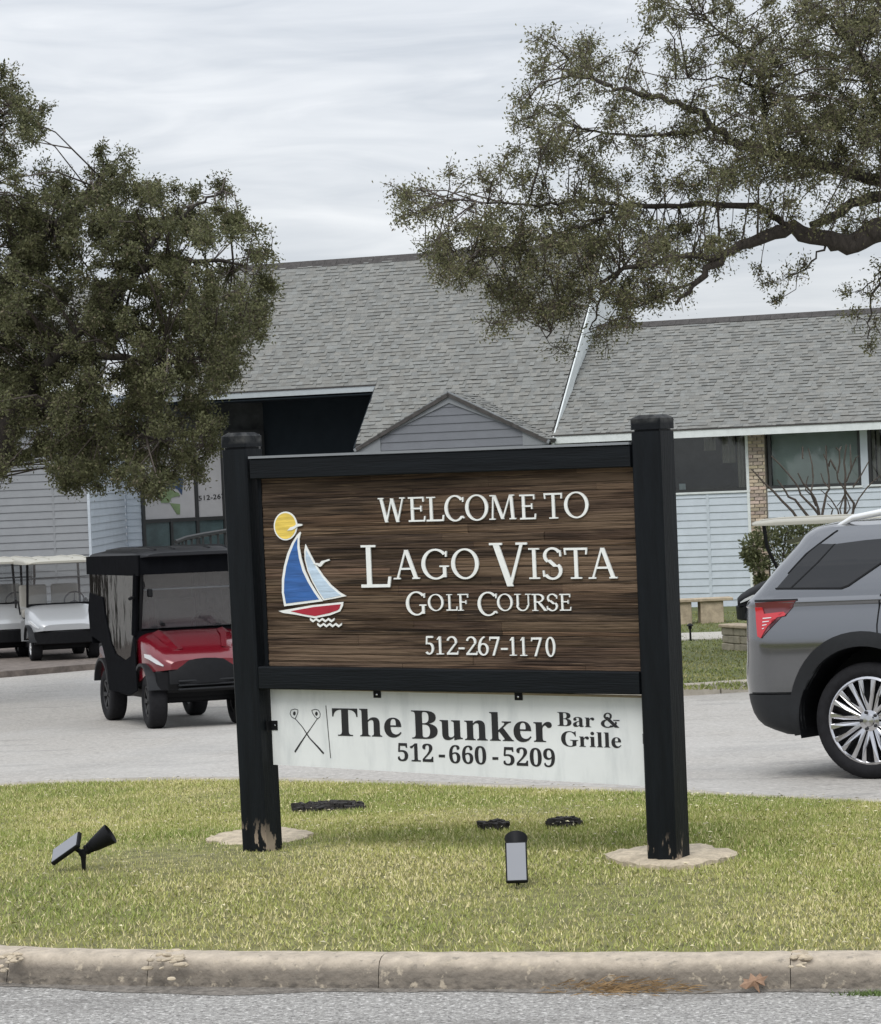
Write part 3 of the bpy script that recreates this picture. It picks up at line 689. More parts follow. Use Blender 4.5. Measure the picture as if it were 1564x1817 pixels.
# --- windows
def window(parent, x0, x1, z0, z1, yb, kind):
    f = .055
    mb = MB(); mb.box(x0, x0+f, yb-.05, yb+.06, z0, z1); mb.box(x1-f, x1, yb-.05, yb+.06, z0, z1); mb.box(x0+f, x1-f, yb-.05, yb+.06, z0, z0+f); mb.box(x0+f, x1-f, yb-.05, yb+.06, z1-f, z1)
    w = mb.build('window', 'frame', parent)
    one_box('pane', 'pane', w, x0+f, x1-f, yb-.005, yb+.001, z0+f, z1-f)
    one_box('sill', 'trim', w, x0-.03, x1+.03, yb-.09, yb+.02, z0-.045, z0-.004)
    return w
w1 = window(club, xw1a, xw1b, zwin0, zwin1+.06, .04, 0)
w2 = window(club, xw2a, xw2b, zwin0+.01, zwin1+.08, .04, 1)
w3 = window(club, xw3a, xw3b, zwin0+.02, zwin1+.08, .04, 2)
w4 = window(club, xw3b+.2, xw3b+2.6, zwin0+.02, zwin1+.08, .04, 2)
one_box('mullion_post', 'siding', club, xw2b+.005, xw3a-.005, -.03, .1, zwin0-.05, wall_top)
# room behind the glass
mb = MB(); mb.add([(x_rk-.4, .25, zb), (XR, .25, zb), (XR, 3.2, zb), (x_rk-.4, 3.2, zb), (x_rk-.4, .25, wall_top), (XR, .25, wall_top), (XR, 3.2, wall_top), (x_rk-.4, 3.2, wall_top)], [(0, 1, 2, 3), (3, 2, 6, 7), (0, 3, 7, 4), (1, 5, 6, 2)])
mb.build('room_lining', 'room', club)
cx0, cx1 = bl(1306, 820)[0], bl(1327, 820)[0]
mb = MB(); pts = []
for k in range(40):
    t = k/39; pts.append((cx0+(cx1-cx0)*t, .16+.03*math.sin(t*22)))
mb.add([(a, b, zwin0) for a, b in pts]+[(a, b, zwin1+.05) for a, b in pts], [(i, i+1, i+41, i+40) for i in range(39)])
mb.build('curtain', 'curtain', w1)
for (ua, ub, va, vb, c_) in ((1250, 1270, 775, 800, 'curtain'), (1283, 1304, 770, 822, 'curtain'), (1206, 1217, 858, 870, 'trim')):
    (xa, za_), (xb, zb_) = bl(ua, vb, .5), bl(ub, va, .5)
    mb = MB()
    n = 9
    mb.add([(xa+(xb-xa)*k/n, .5+.02*math.sin(k*2.1), za_) for k in range(n+1)]+[(xa+(xb-xa)*k/n, .5+.02*math.sin(k*2.1), zb_) for k in range(n+1)], [(i, i+1, i+n+2, i+n+1) for i in range(n)])
    mb.build('hanging_cloth', c_, w1)
one_box('blind', 'blind', w2, xw2a+.06, xw2b-.06, .10, .11, zwin0+.05, zwin1+.02)
x = xw3a+.08
while x < xw3b-.1:
    one_box('blind_slat', 'curtain', w3, -.035, .035, -.004, .004, zwin0+.06, zwin1+.05, M=Matrix.Translation((x, .16, 0)) @ Matrix.Rotation(rad(38), 4, 'Z')); x += .1
# --- right wing roof
s1 = math.hypot(W1, H1); v1 = Vector((0, W1/s1, H1/s1)); n1_ = Vector((0, -H1/s1, W1/s1))
s2 = math.hypot(W2, H2); v2 = Vector((0, W2/s2, H2/s2)); n2_ = Vector((0, -H2/s2, W2/s2))
def slab(name, mt, x0, x1, y0, z0, y1, z1, th, parent=club):
    mb = MB(); mb.add([(x0, y0, z0), (x1, y0, z0), (x1, y1, z1), (x0, y1, z1), (x0, y0, z0-th), (x1, y0, z0-th), (x1, y1, z1-th), (x0, y1, z1-th)],
                      [(0, 1, 2, 3), (7, 6, 5, 4), (0, 4, 5, 1), (1, 5, 6, 2), (2, 6, 7, 3), (3, 7, 4, 0)])
    return mb.build(name, mt, parent)
roof1 = slab('roof', 'ridge', x_rk, XR, -.5, z_e, -.5+W1, z_e+H1, .10)
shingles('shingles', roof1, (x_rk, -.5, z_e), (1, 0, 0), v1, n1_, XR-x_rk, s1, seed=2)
slab('back_roof', 'ridge', x_rk, XR, -.5+W1, z_e+H1-.005, -.5+2*W1, z_e, .10)
mb = MB(); xx = x_rk
while xx < XR-.01:
    b = min(xx+.30, XR); mb.prism([(-.17, -.085), (0, .035), (.17, -.085), (.14, -.11), (0, -.0), (-.14, -.11)], xx, b-.006, Matrix.Translation((0, -.5+W1, z_e+H1)) @ Matrix.Rotation(rad(90), 4, 'Z') @ Matrix.Scale(-1, 4, (0, 1, 0))); xx += .30
tag(mb.build('ridge_caps', 'ridge', roof1), kind='stuff')
one_box('fascia', 'trim', club, x_rk+.06, XR, -.535, -.505, z_e-.17, z_e-.02)
one_box('drip_edge', 'ridge', club, x_rk+.06, XR, -.552, -.500, z_e-.018, z_e+.012)
one_box('soffit', 'trim', club, x_rk-.4, XR, -.50, .2, z_e-.135, z_e-.115)
# --- tall main roof
T_H = .30
y_h, z_h = -.5+W2*T_H, z_e+H2*T_H
x_cut = bl(668, 690, y_h)[0]
roof2 = slab('roof', 'ridge', XL, x_rk, y_h, z_h, -.5+W2, z_e+H2, .12)
slab('lower_roof', 'ridge', x_cut, x_rk, -.5, z_e, y_h, z_h, .12)
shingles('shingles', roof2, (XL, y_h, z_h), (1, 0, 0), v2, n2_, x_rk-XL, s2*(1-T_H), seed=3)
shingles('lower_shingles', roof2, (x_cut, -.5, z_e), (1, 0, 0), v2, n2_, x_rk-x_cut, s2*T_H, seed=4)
slab('back_roof', 'ridge', XL, x_rk, -.5+W2, z_e+H2-.005, -.5+2*W2, z_e, .12)
mb = MB(); xx = XL
while xx < x_rk-.01:
    b = min(xx+.30, x_rk); mb.prism([(-.16, -.13), (0, .035), (.16, -.13), (.13, -.15), (0, -.0), (-.13, -.15)], xx, b-.006, Matrix.Translation((0, -.5+W2, z_e+H2)) @ Matrix.Rotation(rad(90), 4, 'Z') @ Matrix.Scale(-1, 4, (0, 1, 0))); xx += .30
tag(mb.build('ridge_caps', 'ridge', roof2), kind='stuff')
one_box('high_fascia', 'trim_mid', club, XL, x_cut, y_h-.035, y_h-.004, z_h-.14, z_h-.02)
one_box('high_drip_edge', 'ridge', club, XL, x_cut, y_h-.05, y_h+.01, z_h-.018, z_h+.014)
# rake boards and end gable wall, seen above the right wing
mb = MB(); wd = .26
for (ya, za_, yb_, zb_) in ((-.62, z_e-.12, -.5+W2, z_e+H2), (-.5+W2, z_e+H2, -.5+2*W2, z_e)):
    mb.add([(x_rk+.02, ya, za_-.01), (x_rk+.05, ya, za_-.01), (x_rk+.05, yb_, zb_-.01), (x_rk+.02, yb_, zb_-.01), (x_rk+.02, ya, za_-wd-.12), (x_rk+.05, ya, za_-wd-.12), (x_rk+.05, yb_, zb_-wd-.12), (x_rk+.02, yb_, zb_-wd-.12)],
           [(0, 1, 2, 3), (7, 6, 5, 4), (0, 4, 5, 1), (1, 5, 6, 2), (2, 6, 7, 3), (3, 7, 4, 0)])
mb.build('rake_board', 'trim', club)
MB().prism([(-.5, z_e-.2), (-.5+W2, z_e+H2-.2), (-.5+2*W2, z_e-.2)], -.03, .01, Matrix.Translation((x_rk, 0, 0)) @ Matrix.Rotation(rad(90), 4, 'Z') @ Matrix.Scale(-1, 4, (0, 1, 0))).build('gable_end_wall', 'trim', club)
# edge board at the cut of the lower roof
mb = MB(); mb.add([(x_cut-.03, -.55, z_e-.06), (x_cut, -.55, z_e-.06), (x_cut, y_h, z_h-.02), (x_cut-.03, y_h, z_h-.02), (x_cut-.03, -.55, z_e-.24), (x_cut, -.55, z_e-.24), (x_cut, y_h, z_h-.2), (x_cut-.03, y_h, z_h-.2)], [(0, 1, 2, 3), (7, 6, 5, 4), (0, 4, 5, 1), (1, 5, 6, 2), (2, 6, 7, 3), (3, 7, 4, 0)])
mb.build('cut_edge_board', 'navy', club)
# recess under the tall eave: dark painted wall with wide boards
XRC = bl(408, 760, 2.6)[0]
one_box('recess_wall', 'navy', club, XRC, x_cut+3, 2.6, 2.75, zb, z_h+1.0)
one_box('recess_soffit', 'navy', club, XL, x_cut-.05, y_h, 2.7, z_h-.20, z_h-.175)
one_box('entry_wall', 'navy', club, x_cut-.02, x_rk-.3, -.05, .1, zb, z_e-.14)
# --- small front gable
YG = -1.05
xa, zga = bl(633, 792, YG); xb, zgb = bl(974, 783, YG); xm, zgm = bl(797, 697, YG)
zg = (zga+zgb)/2
tr = .175
gab = MB().prism([(xa, zg), (xm, zgm), (xb, zg), (xb, zg-.1), (xb-.55, zg-.1), (xb-.55, zg+.21), (xm, zgm-tr*1.2), (xa+.55, zg+.21), (xa+.55, zg-.1), (xa, zg-.1)], YG-.03, YG).build('gable_trim', 'trim_grey', club)
mb = MB()
for (p, q) in (((xa-.05, zg-.02), (xm, zgm+.035)), ((xb+.05, zg-.02), (xm, zgm+.035))):
    d = Vector((q[0]-p[0], 0, q[1]-p[1])).normalized(); nn = Vector((-d.z, 0, d.x)) if q[0] > p[0] else Vector((d.z, 0, -d.x))
    a, b = Vector((p[0], 0, p[1])), Vector((q[0], 0, q[1]))
    pts = [a, b, b-nn*.07, a-nn*.07]
    mb.prism([(t.x, t.z) for t in pts], YG-.075, YG-.031)
mb.build('gable_crown_moulding', 'trim_grey', gab)
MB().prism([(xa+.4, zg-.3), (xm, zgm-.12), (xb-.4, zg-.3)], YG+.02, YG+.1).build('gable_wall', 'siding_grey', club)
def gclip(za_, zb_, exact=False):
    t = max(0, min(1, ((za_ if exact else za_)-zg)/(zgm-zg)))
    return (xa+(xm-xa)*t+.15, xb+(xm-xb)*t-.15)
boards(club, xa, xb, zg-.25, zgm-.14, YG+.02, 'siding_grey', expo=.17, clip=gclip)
y_meet = -.5+(zgm-z_e)*W2/H2
for sgn, xe in ((-1, xa), (1, xb)):
    ln = math.hypot(xm-xe, zgm-zg); up = Vector((xm-xe, 0, zgm-zg))/ln; nr = Vector((sgn*(zgm-zg), 0, abs(xm-xe)))/ln
    mb = MB(); p = [Vector((xe, YG-.08, zg)), Vector((xm, YG-.08, zgm)), Vector((xm, y_meet+.25, zgm)), Vector((xe, .1, zg))]
    mb.add([q for q in p]+[q-nr*.07 for q in p], [(0, 1, 2, 3), (7, 6, 5, 4), (0, 4, 5, 1), (1, 5, 6, 2), (2, 6, 7, 3), (3, 7, 4, 0)])
    ro = mb.build('gable_roof', 'ridge', club)
    Ld = y_meet+.25-(YG-.08)
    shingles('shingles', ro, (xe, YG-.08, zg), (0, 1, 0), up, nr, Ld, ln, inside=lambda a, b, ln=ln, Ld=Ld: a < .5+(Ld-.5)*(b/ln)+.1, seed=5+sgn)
one_box('porch_beam', 'trim_grey', club, xa+.5, xb-.5, YG-.005, YG+.2, zg-.42, zg-.11)
for xx in (xa+.6, xb-.6): one_box('porch_column', 'trim_grey', club, xx-.1, xx+.1, YG, YG+.2, zb-.2, zg-.42)

# ================================================================== left wing (faces the camera squarely)
P0 = at_depth(160, 1160, 56.5)
wing = empty('clubhouse_wing', (P0.x, P0.y, zr(56.5)), 0.0)
tag(wing, 'grey lap-sided wing with a film-covered entrance window left of the sign', 'building')
MW = Matrix.Translation(wing.location)
def wl(u, v, y=0.0): return on_plane(MW, u, v, y)
xw = wl(161, 950)[0]; ztop = wl(100, 690)[1]
one_box('wall', 'siding_shaded', wing, -9.5, xw-.01, .0, .25, -.2, ztop)
boards(wing, -9.5, xw-.04, -.05, ztop, 0, 'siding_shaded', seams=(wl(97, 950)[0], -4.6, -7.0))
one_box('joint_strip', 'siding_shaded', wing, wl(97, 950)[0]-.02, wl(97, 950)[0]+.02, -.028, -.012, 0, ztop)
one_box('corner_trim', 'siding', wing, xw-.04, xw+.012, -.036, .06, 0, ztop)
Yr = 6.0
xr2 = wl(225, 950, Yr)[0]
MR = Matrix.Translation((xw, 0, 0)) @ Matrix.Rotation(rad(90)+math.atan2(-(xr2-xw), Yr), 4, 'Z')
LR = math.hypot(Yr, xr2-xw)
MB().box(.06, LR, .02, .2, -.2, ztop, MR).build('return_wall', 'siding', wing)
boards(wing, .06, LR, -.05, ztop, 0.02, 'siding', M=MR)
xs2 = wl(254, 950, Yr)[0]
one_box('back_wall', 'siding', wing, xr2, xs2, Yr, Yr+.2, -.2, ztop)
boards(wing, xr2+.03, xs2, -.05, ztop, Yr, 'siding')
# storefront: receding to the right
MS = Matrix.Translation((xs2, Yr-.05, 0)) @ Matrix.Rotation(rad(28), 4, 'Z')
MSW = MW @ MS
def sf(u, v): return on_plane(MSW, u, v, 0.0)
def rect_px(u0, v0, u1, v1):
    a = sf(u0, v0); b = sf(u1, v1); return min(a[0], b[0]), max(a[0], b[0]), min(a[1], b[1]), max(a[1], b[1])
x_m0 = 0.03; x_m1 = sf(348, 880)[0]; x_m2 = sf(397, 880)[0]; x_h = sf(305, 960)[0]
z_m = sf(330, 921)[1]; z_t = sf(330, 770)[1]; z_b = .05
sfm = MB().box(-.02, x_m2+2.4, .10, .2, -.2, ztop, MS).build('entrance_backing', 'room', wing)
mb = MB()
for x in (x_m0, x_m1, x_m2, x_m2+1.0): mb.box(x-.035, x+.035, -.05, .06, z_b, z_t, MS)
mb.box(x_h-.03, x_h+.03, -.05, .06, z_b, z_m, MS); mb.box(x_m0, x_m2+1, -.045, .055, z_m-.05, z_m+.03, MS); mb.box(x_m0, x_m2+1, -.045, .055, z_t-.05, z_t+.05, MS)
mb.build('entrance_frame', 'frame', wing)
film = MB().box(x_m0+.04, x_m1-.04, .0, .02, z_m+.03, z_t-.05, MS).build('film_panel', 'vinyl_white', wing)
film2 = MB().box(x_m1+.04, x_m2-.04, .0, .02, z_m+.03, z_t-.05, MS).build('film_panel', 'vinyl_white', wing)
MB().box(x_m2+.04, x_m2+.96, .0, .02, z_m+.03, z_t-.05, MS).build('film_panel', 'vinyl_white', wing)
for a, b in ((x_m0, x_h), (x_h, x_m1), (x_m1, x_m2), (x_m2, x_m2+1.0)): MB().box(a+.04, b-.04, .0, .02, z_b, z_m-.05, MS).build('lower_pane', 'tint', wing)
def sfp(pts): return [sf(240+x/8.69, 830+y/8.69) for x, y in pts]
MB().prism(sfp([(235, 345), (400, 320), (390, 160), (560, 100), (740, 160), (720, 420), (650, 330), (560, 300), (450, 310), (340, 420)]), -.012, -.002, MS).build('printed_map', 'blue_ink', film)
MB().prism(sfp([(345, 430), (450, 320), (560, 340), (670, 390), (690, 430), (560, 460), (520, 540), (400, 540)]), -.016, -.006, MS).build('printed_map', 'green_ink', film)
MB().prism(sfp([(530, 545), (690, 560), (690, 720), (640, 715)]), -.012, -.002, MS).build('printed_map', 'green_ink', film)
def text_mesh(s_, font_bold=True):
    """glyph outlines of the built-in serif as a flat mesh"""
    r = ''
    for ch in s_:
        if 'A' <= ch <= 'Z': r += chr(0x1D400+ord(ch)-65)
        elif 'a' <= ch <= 'z': r += chr(0x1D41A+ord(ch)-97)
        elif '0' <= ch <= '9': r += chr(0x1D7CE+ord(ch)-48)
        else: r += ch
    cu = bpy.data.curves.new('txt', 'FONT'); cu.body = r if font_bold else s_; cu.extrude = .02; cu.resolution_u = 5
    ob = bpy.data.objects.new('txt', cu); COL.objects.link(ob)
    dg = bpy.context.evaluated_depsgraph_get()
    me = bpy.data.meshes.new_from_object(ob.evaluated_get(dg))
    bpy.data.objects.remove(ob); bpy.data.curves.remove(cu)
    co = np.empty(len(me.vertices)*3, np.float32); me.vertices.foreach_get('co', co); co = co.reshape(-1, 3)
    me.materials.clear()
    return me, co
def place_text(me, co, corner, ux, vz, M, parent, name, mt, th=.002, y=-.003):
    """fit mesh box: corner (x,z) of lower-left, ux = vector along the baseline (dx,dz), vz = vector up (dx,dz)"""
    lo, hi = co.min(0), co.max(0); a = (co[:, 0]-lo[0])/(hi[0]-lo[0]); b = (co[:, 1]-lo[1])/(hi[1]-lo[1]); c = (co[:, 2]-lo[2])/max(1e-6, hi[2]-lo[2])
    P = np.stack([corner[0]+ux[0]*a+vz[0]*b, y-th*c, corner[1]+ux[1]*a+vz[1]*b], 1)
    if M is not None:
        A = np.array(M); P = P @ A[:3, :3].T + A[:3, 3]
    me.vertices.foreach_set('co', P.astype(np.float32).ravel()); me.update(); me.name = name
    bm = bmesh.new(); bm.from_mesh(me); bmesh.ops.recalc_face_normals(bm, faces=bm.faces); bm.to_mesh(me); bm.free()
    return link_mesh(name, me, mt, parent)
me, co = text_mesh('512-267', False)
a = sf(352.5, 888.5); b = sf(399, 884); c = sf(352.5, 880)
place_text(me, co, a, (b[0]-a[0], b[1]-a[1]), (0, c[1]-a[1]), MS, film2, 'printed_number', 'print', th=.008, y=-.002)
# wing roof
slab('roof', 'ridge', -10, xw+.4, -.7, ztop+.1, 5, ztop+2.4, .12, wing)
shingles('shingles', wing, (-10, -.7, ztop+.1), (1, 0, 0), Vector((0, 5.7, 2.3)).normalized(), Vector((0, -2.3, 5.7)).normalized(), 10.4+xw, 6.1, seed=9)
one_box('fascia', 'trim', wing, -10, xw+.4, -.74, -.705, ztop-.08, ztop+.07)
# --- stair railing by the entrance (a thing of its own)
MRR = Matrix.Translation((0, 0, 0))
d_r = 53.0
rl = [at_depth(u, v, d_r+dy) for u, v, dy in ((312, 962, -.5), (330, 955, -.3), (360, 949, 0), (400, 942.5, .6), (440, 936, 1.2))]
rb = empty('handrail', (rl[0].x, rl[0].y, zr(52)))
tag(rb, 'dark sloping handrail with balusters behind the red cart', 'handrail')
off = Vector(rb.location)
MB().tube([p-off for p in rl], .045, 6).build('rail', 'frame', rb, smooth=40)
for k in range(13):
    t = k/12*(len(rl)-1); i = min(int(t), len(rl)-2); p = rl[i].lerp(rl[i+1], t-i)-off
    one_box('baluster', 'frame', rb, p.x-.02, p.x+.02, p.y-.02, p.y+.02, 0, p.z-.02)
MB().tube([Vector((p.x, p.y, .12))-Vector((off.x, off.y, 0)) for p in rl], .03, 6).build('bottom_rail', 'frame', rb)

# ================================================================== bench, block wall, path light
p = on_ground(1262, 1104, zl)
bench = empty('stone_bench', (p.x, p.y, zl(p.y)-.012), rad(4))
tag(bench, 'pale stone slab bench on two block legs in front of the siding', 'bench')
sc_ = p.y/F_PX
w_ = 88*sc_; 
one_box('seat', 'stone', bench, -w_*.75, 38*sc_, -.22, .22, .40, .455, bevel=.008)
for xx in (-5*sc_, -50*sc_):
    MB().box(xx-15*sc_ if xx > -.3 else xx-12*sc_, xx+26*sc_ if xx > -.3 else xx+14*sc_, -.17, .17, -.03, .40).build('leg', 'stone', bench, bevel=.01)
# retaining wall of split blocks
q = on_ground(1281, 1152, zl)
rw = empty('block_wall', (q.x, q.y, zl(q.y)-.02), rad(-66))
tag(rw, 'low retaining wall of tan split-face blocks behind the suv bumper', 'wall')
bh = .115
for r in range(3):
    x = 0.0; k = 0
    while x < 2.4:
        L_ = (.18 if (r % 2 and k == 0) else .36)
        MB().box(x+.004, min(x+L_, 2.4)-.004, rng.uniform(-.012, .012), .25, r*bh+.003, (r+1)*bh-.003).build('block', 'stone2', rw, bevel=.012); x += L_; k += 1
one_box('coping', 'stone', rw, -.03, 2.43, -.03, .30, 3*bh, 3*bh+.05, bevel=.012)
for r in range(3):
    for k in range(8): one_box('block', 'stone2', rw, .004, .25, .26+k*.36, .26+(k+1)*.36-.008, r*bh+.003, (r+1)*bh-.003, bevel=.012)
q = on_ground(1226, 1136.5, zl)
pl = empty('path_light', (q.x, q.y, zl(q.y)-.012)); tag(pl, 'small black mushroom path light beside the concrete path', 'path light')
MB().lathe([(.018, -.03), (.016, .19), (.03, .2), (.03, .24)], 10).build('stem', 'black_plastic', pl)
MB().lathe([(.02, .235), (.055, .245), (.058, .255), (.02, .285), (0, .288)], 14).build('cap', 'black_plastic', pl, smooth=40)

# ================================================================== welcome sign
PW = .07
zpad = .028
cL = on_ground(472, 1497, lambda y: zpad); cR = on_ground(1200, 1527, lambda y: zpad)
dv = (cR-cL); dv.z = 0
SLEN = dv.length; SYAW = math.atan2(dv.y, dv.x)
ex, ey = Vector((math.cos(SYAW), math.sin(SYAW), 0)), Vector((-math.sin(SYAW), math.cos(SYAW), 0))
S0 = Vector((cL.x, cL.y, 0)) - ex*PW + ey*PW
sign = empty('welcome_sign', S0, SYAW)
tag(sign, 'black framed wooden welcome sign with raised white lettering and a sailboat', 'sign')
MSG = Matrix.Translation(S0) @ Matrix.Rotation(SYAW, 4, 'Z')
def sg(u, v, y): return on_plane(MSG, u, v, y)
zLt = sg(430, 797, -PW)[1]; zRt = sg(1160, 765, -PW)[1]
capL = sg(428, 767, -PW)[1]; capR = sg(1160, 735, -PW)[1]
for cx, ztp, cap, lean in ((0, zLt, capL, -.022), (SLEN, zRt, capR, .004)):
    def ring(z, s_, ch=.008):
        o = lean*z/ztp
        return [(cx+o+a*s_, b*s_, z) for a, b in ((-PW+ch, -PW), (PW-ch, -PW), (PW, -PW+ch), (PW, PW-ch), (PW-ch, PW), (-PW+ch, PW), (-PW, PW-ch), (-PW, -PW+ch))]
    zz = [-.25, 0, .06, .3, .8, 1.2, 1.6, ztp]
    post = MB().loft([ring(z, 1.0) for z in zz]).build('post', 'black_post', sign, smooth=30)
    g = cap-ztp
    capo = MB().loft([ring(ztp-.001, .86), ring(ztp+g*.12, .86)]).build('post_neck', 'black_cap', post)
    MB().loft([ring(ztp+g*.13, 1.02), ring(ztp+g*.78, 1.02), ring(ztp+g*.80, 1.0), ring(ztp+g, .78, .03)]).build('post_cap', 'black_cap', post, smooth=25)
# rails
def rail(name, pxs, y0, y1, mt='black_rail'):
    (a, b, c, d) = [sg(u, v, y0) for u, v in pxs]           # TL TR BR BL
    xl, xr = PW+.001, SLEN-PW-.001
    def zat(p, q, x): return p[1]+(q[1]-p[1])*(x-p[0])/(q[0]-p[0])
    n = 14; rings = []
    for k in range(n+1):
        x = xl+(xr-xl)*k/n; zt_, zb_ = zat(a, b, x), zat(d, c, x); w = rng.uniform(-.0012, .0012)
        ch = .005
        rings.append([(x, y0+ch+w, zb_), (x, y1, zb_), (x, y1, zt_), (x, y0+ch+w, zt_), (x, y0+w, zt_-ch), (x, y0+w, zb_+ch)])
    return MB().loft(rings).build(name, mt, sign, smooth=30)
rail('top_rail', [(430, 815), (1117, 789), (1117, 829), (430, 851)], -PW-.004, PW-.01)
rail('bottom_rail', [(455, 1183), (1137, 1193), (1138, 1233), (455, 1223)], -PW-.004, PW-.01)
mb = MB(); (xa, za_), (xb, zb_) = sg(430, 815, -PW), sg(1117, 789, -PW)
mb.add([(PW, -PW-.012, za_+.001), (SLEN-PW, -PW-.012, zb_+.001), (SLEN-PW, PW, zb_+.001), (PW, PW, za_+.001), (PW, -PW-.012, za_+.012), (SLEN-PW, -PW-.012, zb_+.012), (SLEN-PW, PW, zb_+.012), (PW, PW, za_+.012)], [(0, 3, 2, 1), (4, 5, 6, 7), (0, 1, 5, 4), (1, 2, 6, 5), (2, 3, 7, 6), (3, 0, 4, 7)])
mb.build('top_flashing', 'trim_grey', sign)
# inner batten frame at both sides of the panel
for x0, x1 in ((PW, PW+.022), (SLEN-PW-.012, SLEN-PW)): one_box('side_batten', 'black', sign, x0+.001, x1, -.018, .03, sg(455, 1200, -.02)[1], sg(455, 830, -.02)[1])
# panel of sandblasted cedar strips
YP = -.010
tl, trr, br, bl_ = sg(447, 846, YP), sg(1120, 822, YP), sg(1138, 1200, YP), sg(463, 1188, YP)
panel = MB().prism([(PW, tl[1]), (SLEN-PW, trr[1]), (SLEN-PW, br[1]), (PW, bl_[1])], YP+.004, YP+.03).build('panel', 'black', sign)
nrow = 23
def zrow(x, t):
    k = (x-PW)/(SLEN-2*PW); zt_ = tl[1]+(trr[1]-tl[1])*k; zb_ = bl_[1]+(br[1]-bl_[1])*k
    return zt_+(zb_-zt_)*t
cuts = [0]+sorted([(k+rng.uniform(-.28, .28))/nrow for k in range(1, nrow)])+[1]
for r in range(nrow):
    x = PW+.002; 
    while x < SLEN-PW-.004:
        L_ = rng.uniform(.45, 1.3); x2 = min(x+L_, SLEN-PW-.002)
        if SLEN-PW-x2 < .15: x2 = SLEN-PW-.002
        t0, t1 = cuts[r]+.0008, cuts[r+1]-.0008
        nx = 10; th = rng.uniform(0, .004); y0 = YP-th
        g = rng.choice([.62, .78, .92, 1.0, 1.15, 1.5]); mb = MB(); mb.col = (g*rng.uniform(.95, 1.05), g, g*rng.uniform(.92, 1.05))
        rings = []
        for k in range(nx+1):
            xx = x+(x2-x)*k/nx; w1, w2 = rng.uniform(-.0012, .0012), rng.uniform(-.0012, .0012)
            za1, za0 = zrow(xx, t0)+w1, zrow(xx, t1)+w2; zm_ = (za0+za1)/2
            rings.append([(xx, YP+.005, za0), (xx, YP+.005, za1), (xx, y0+.002, za1), (xx, y0-rng.uniform(0, .0015), zm_+(za1-za0)*.25), (xx, y0-rng.uniform(-.001, .0008), zm_), (xx, y0-rng.uniform(0, .0015), zm_-(za1-za0)*.25), (xx, y0+.002, za0)])
        o = mb.loft(rings).build('wood_strip', 'wood', panel, cols=True)
        o.rotation_euler = (0, 0, 0)
        x = x2+.0015

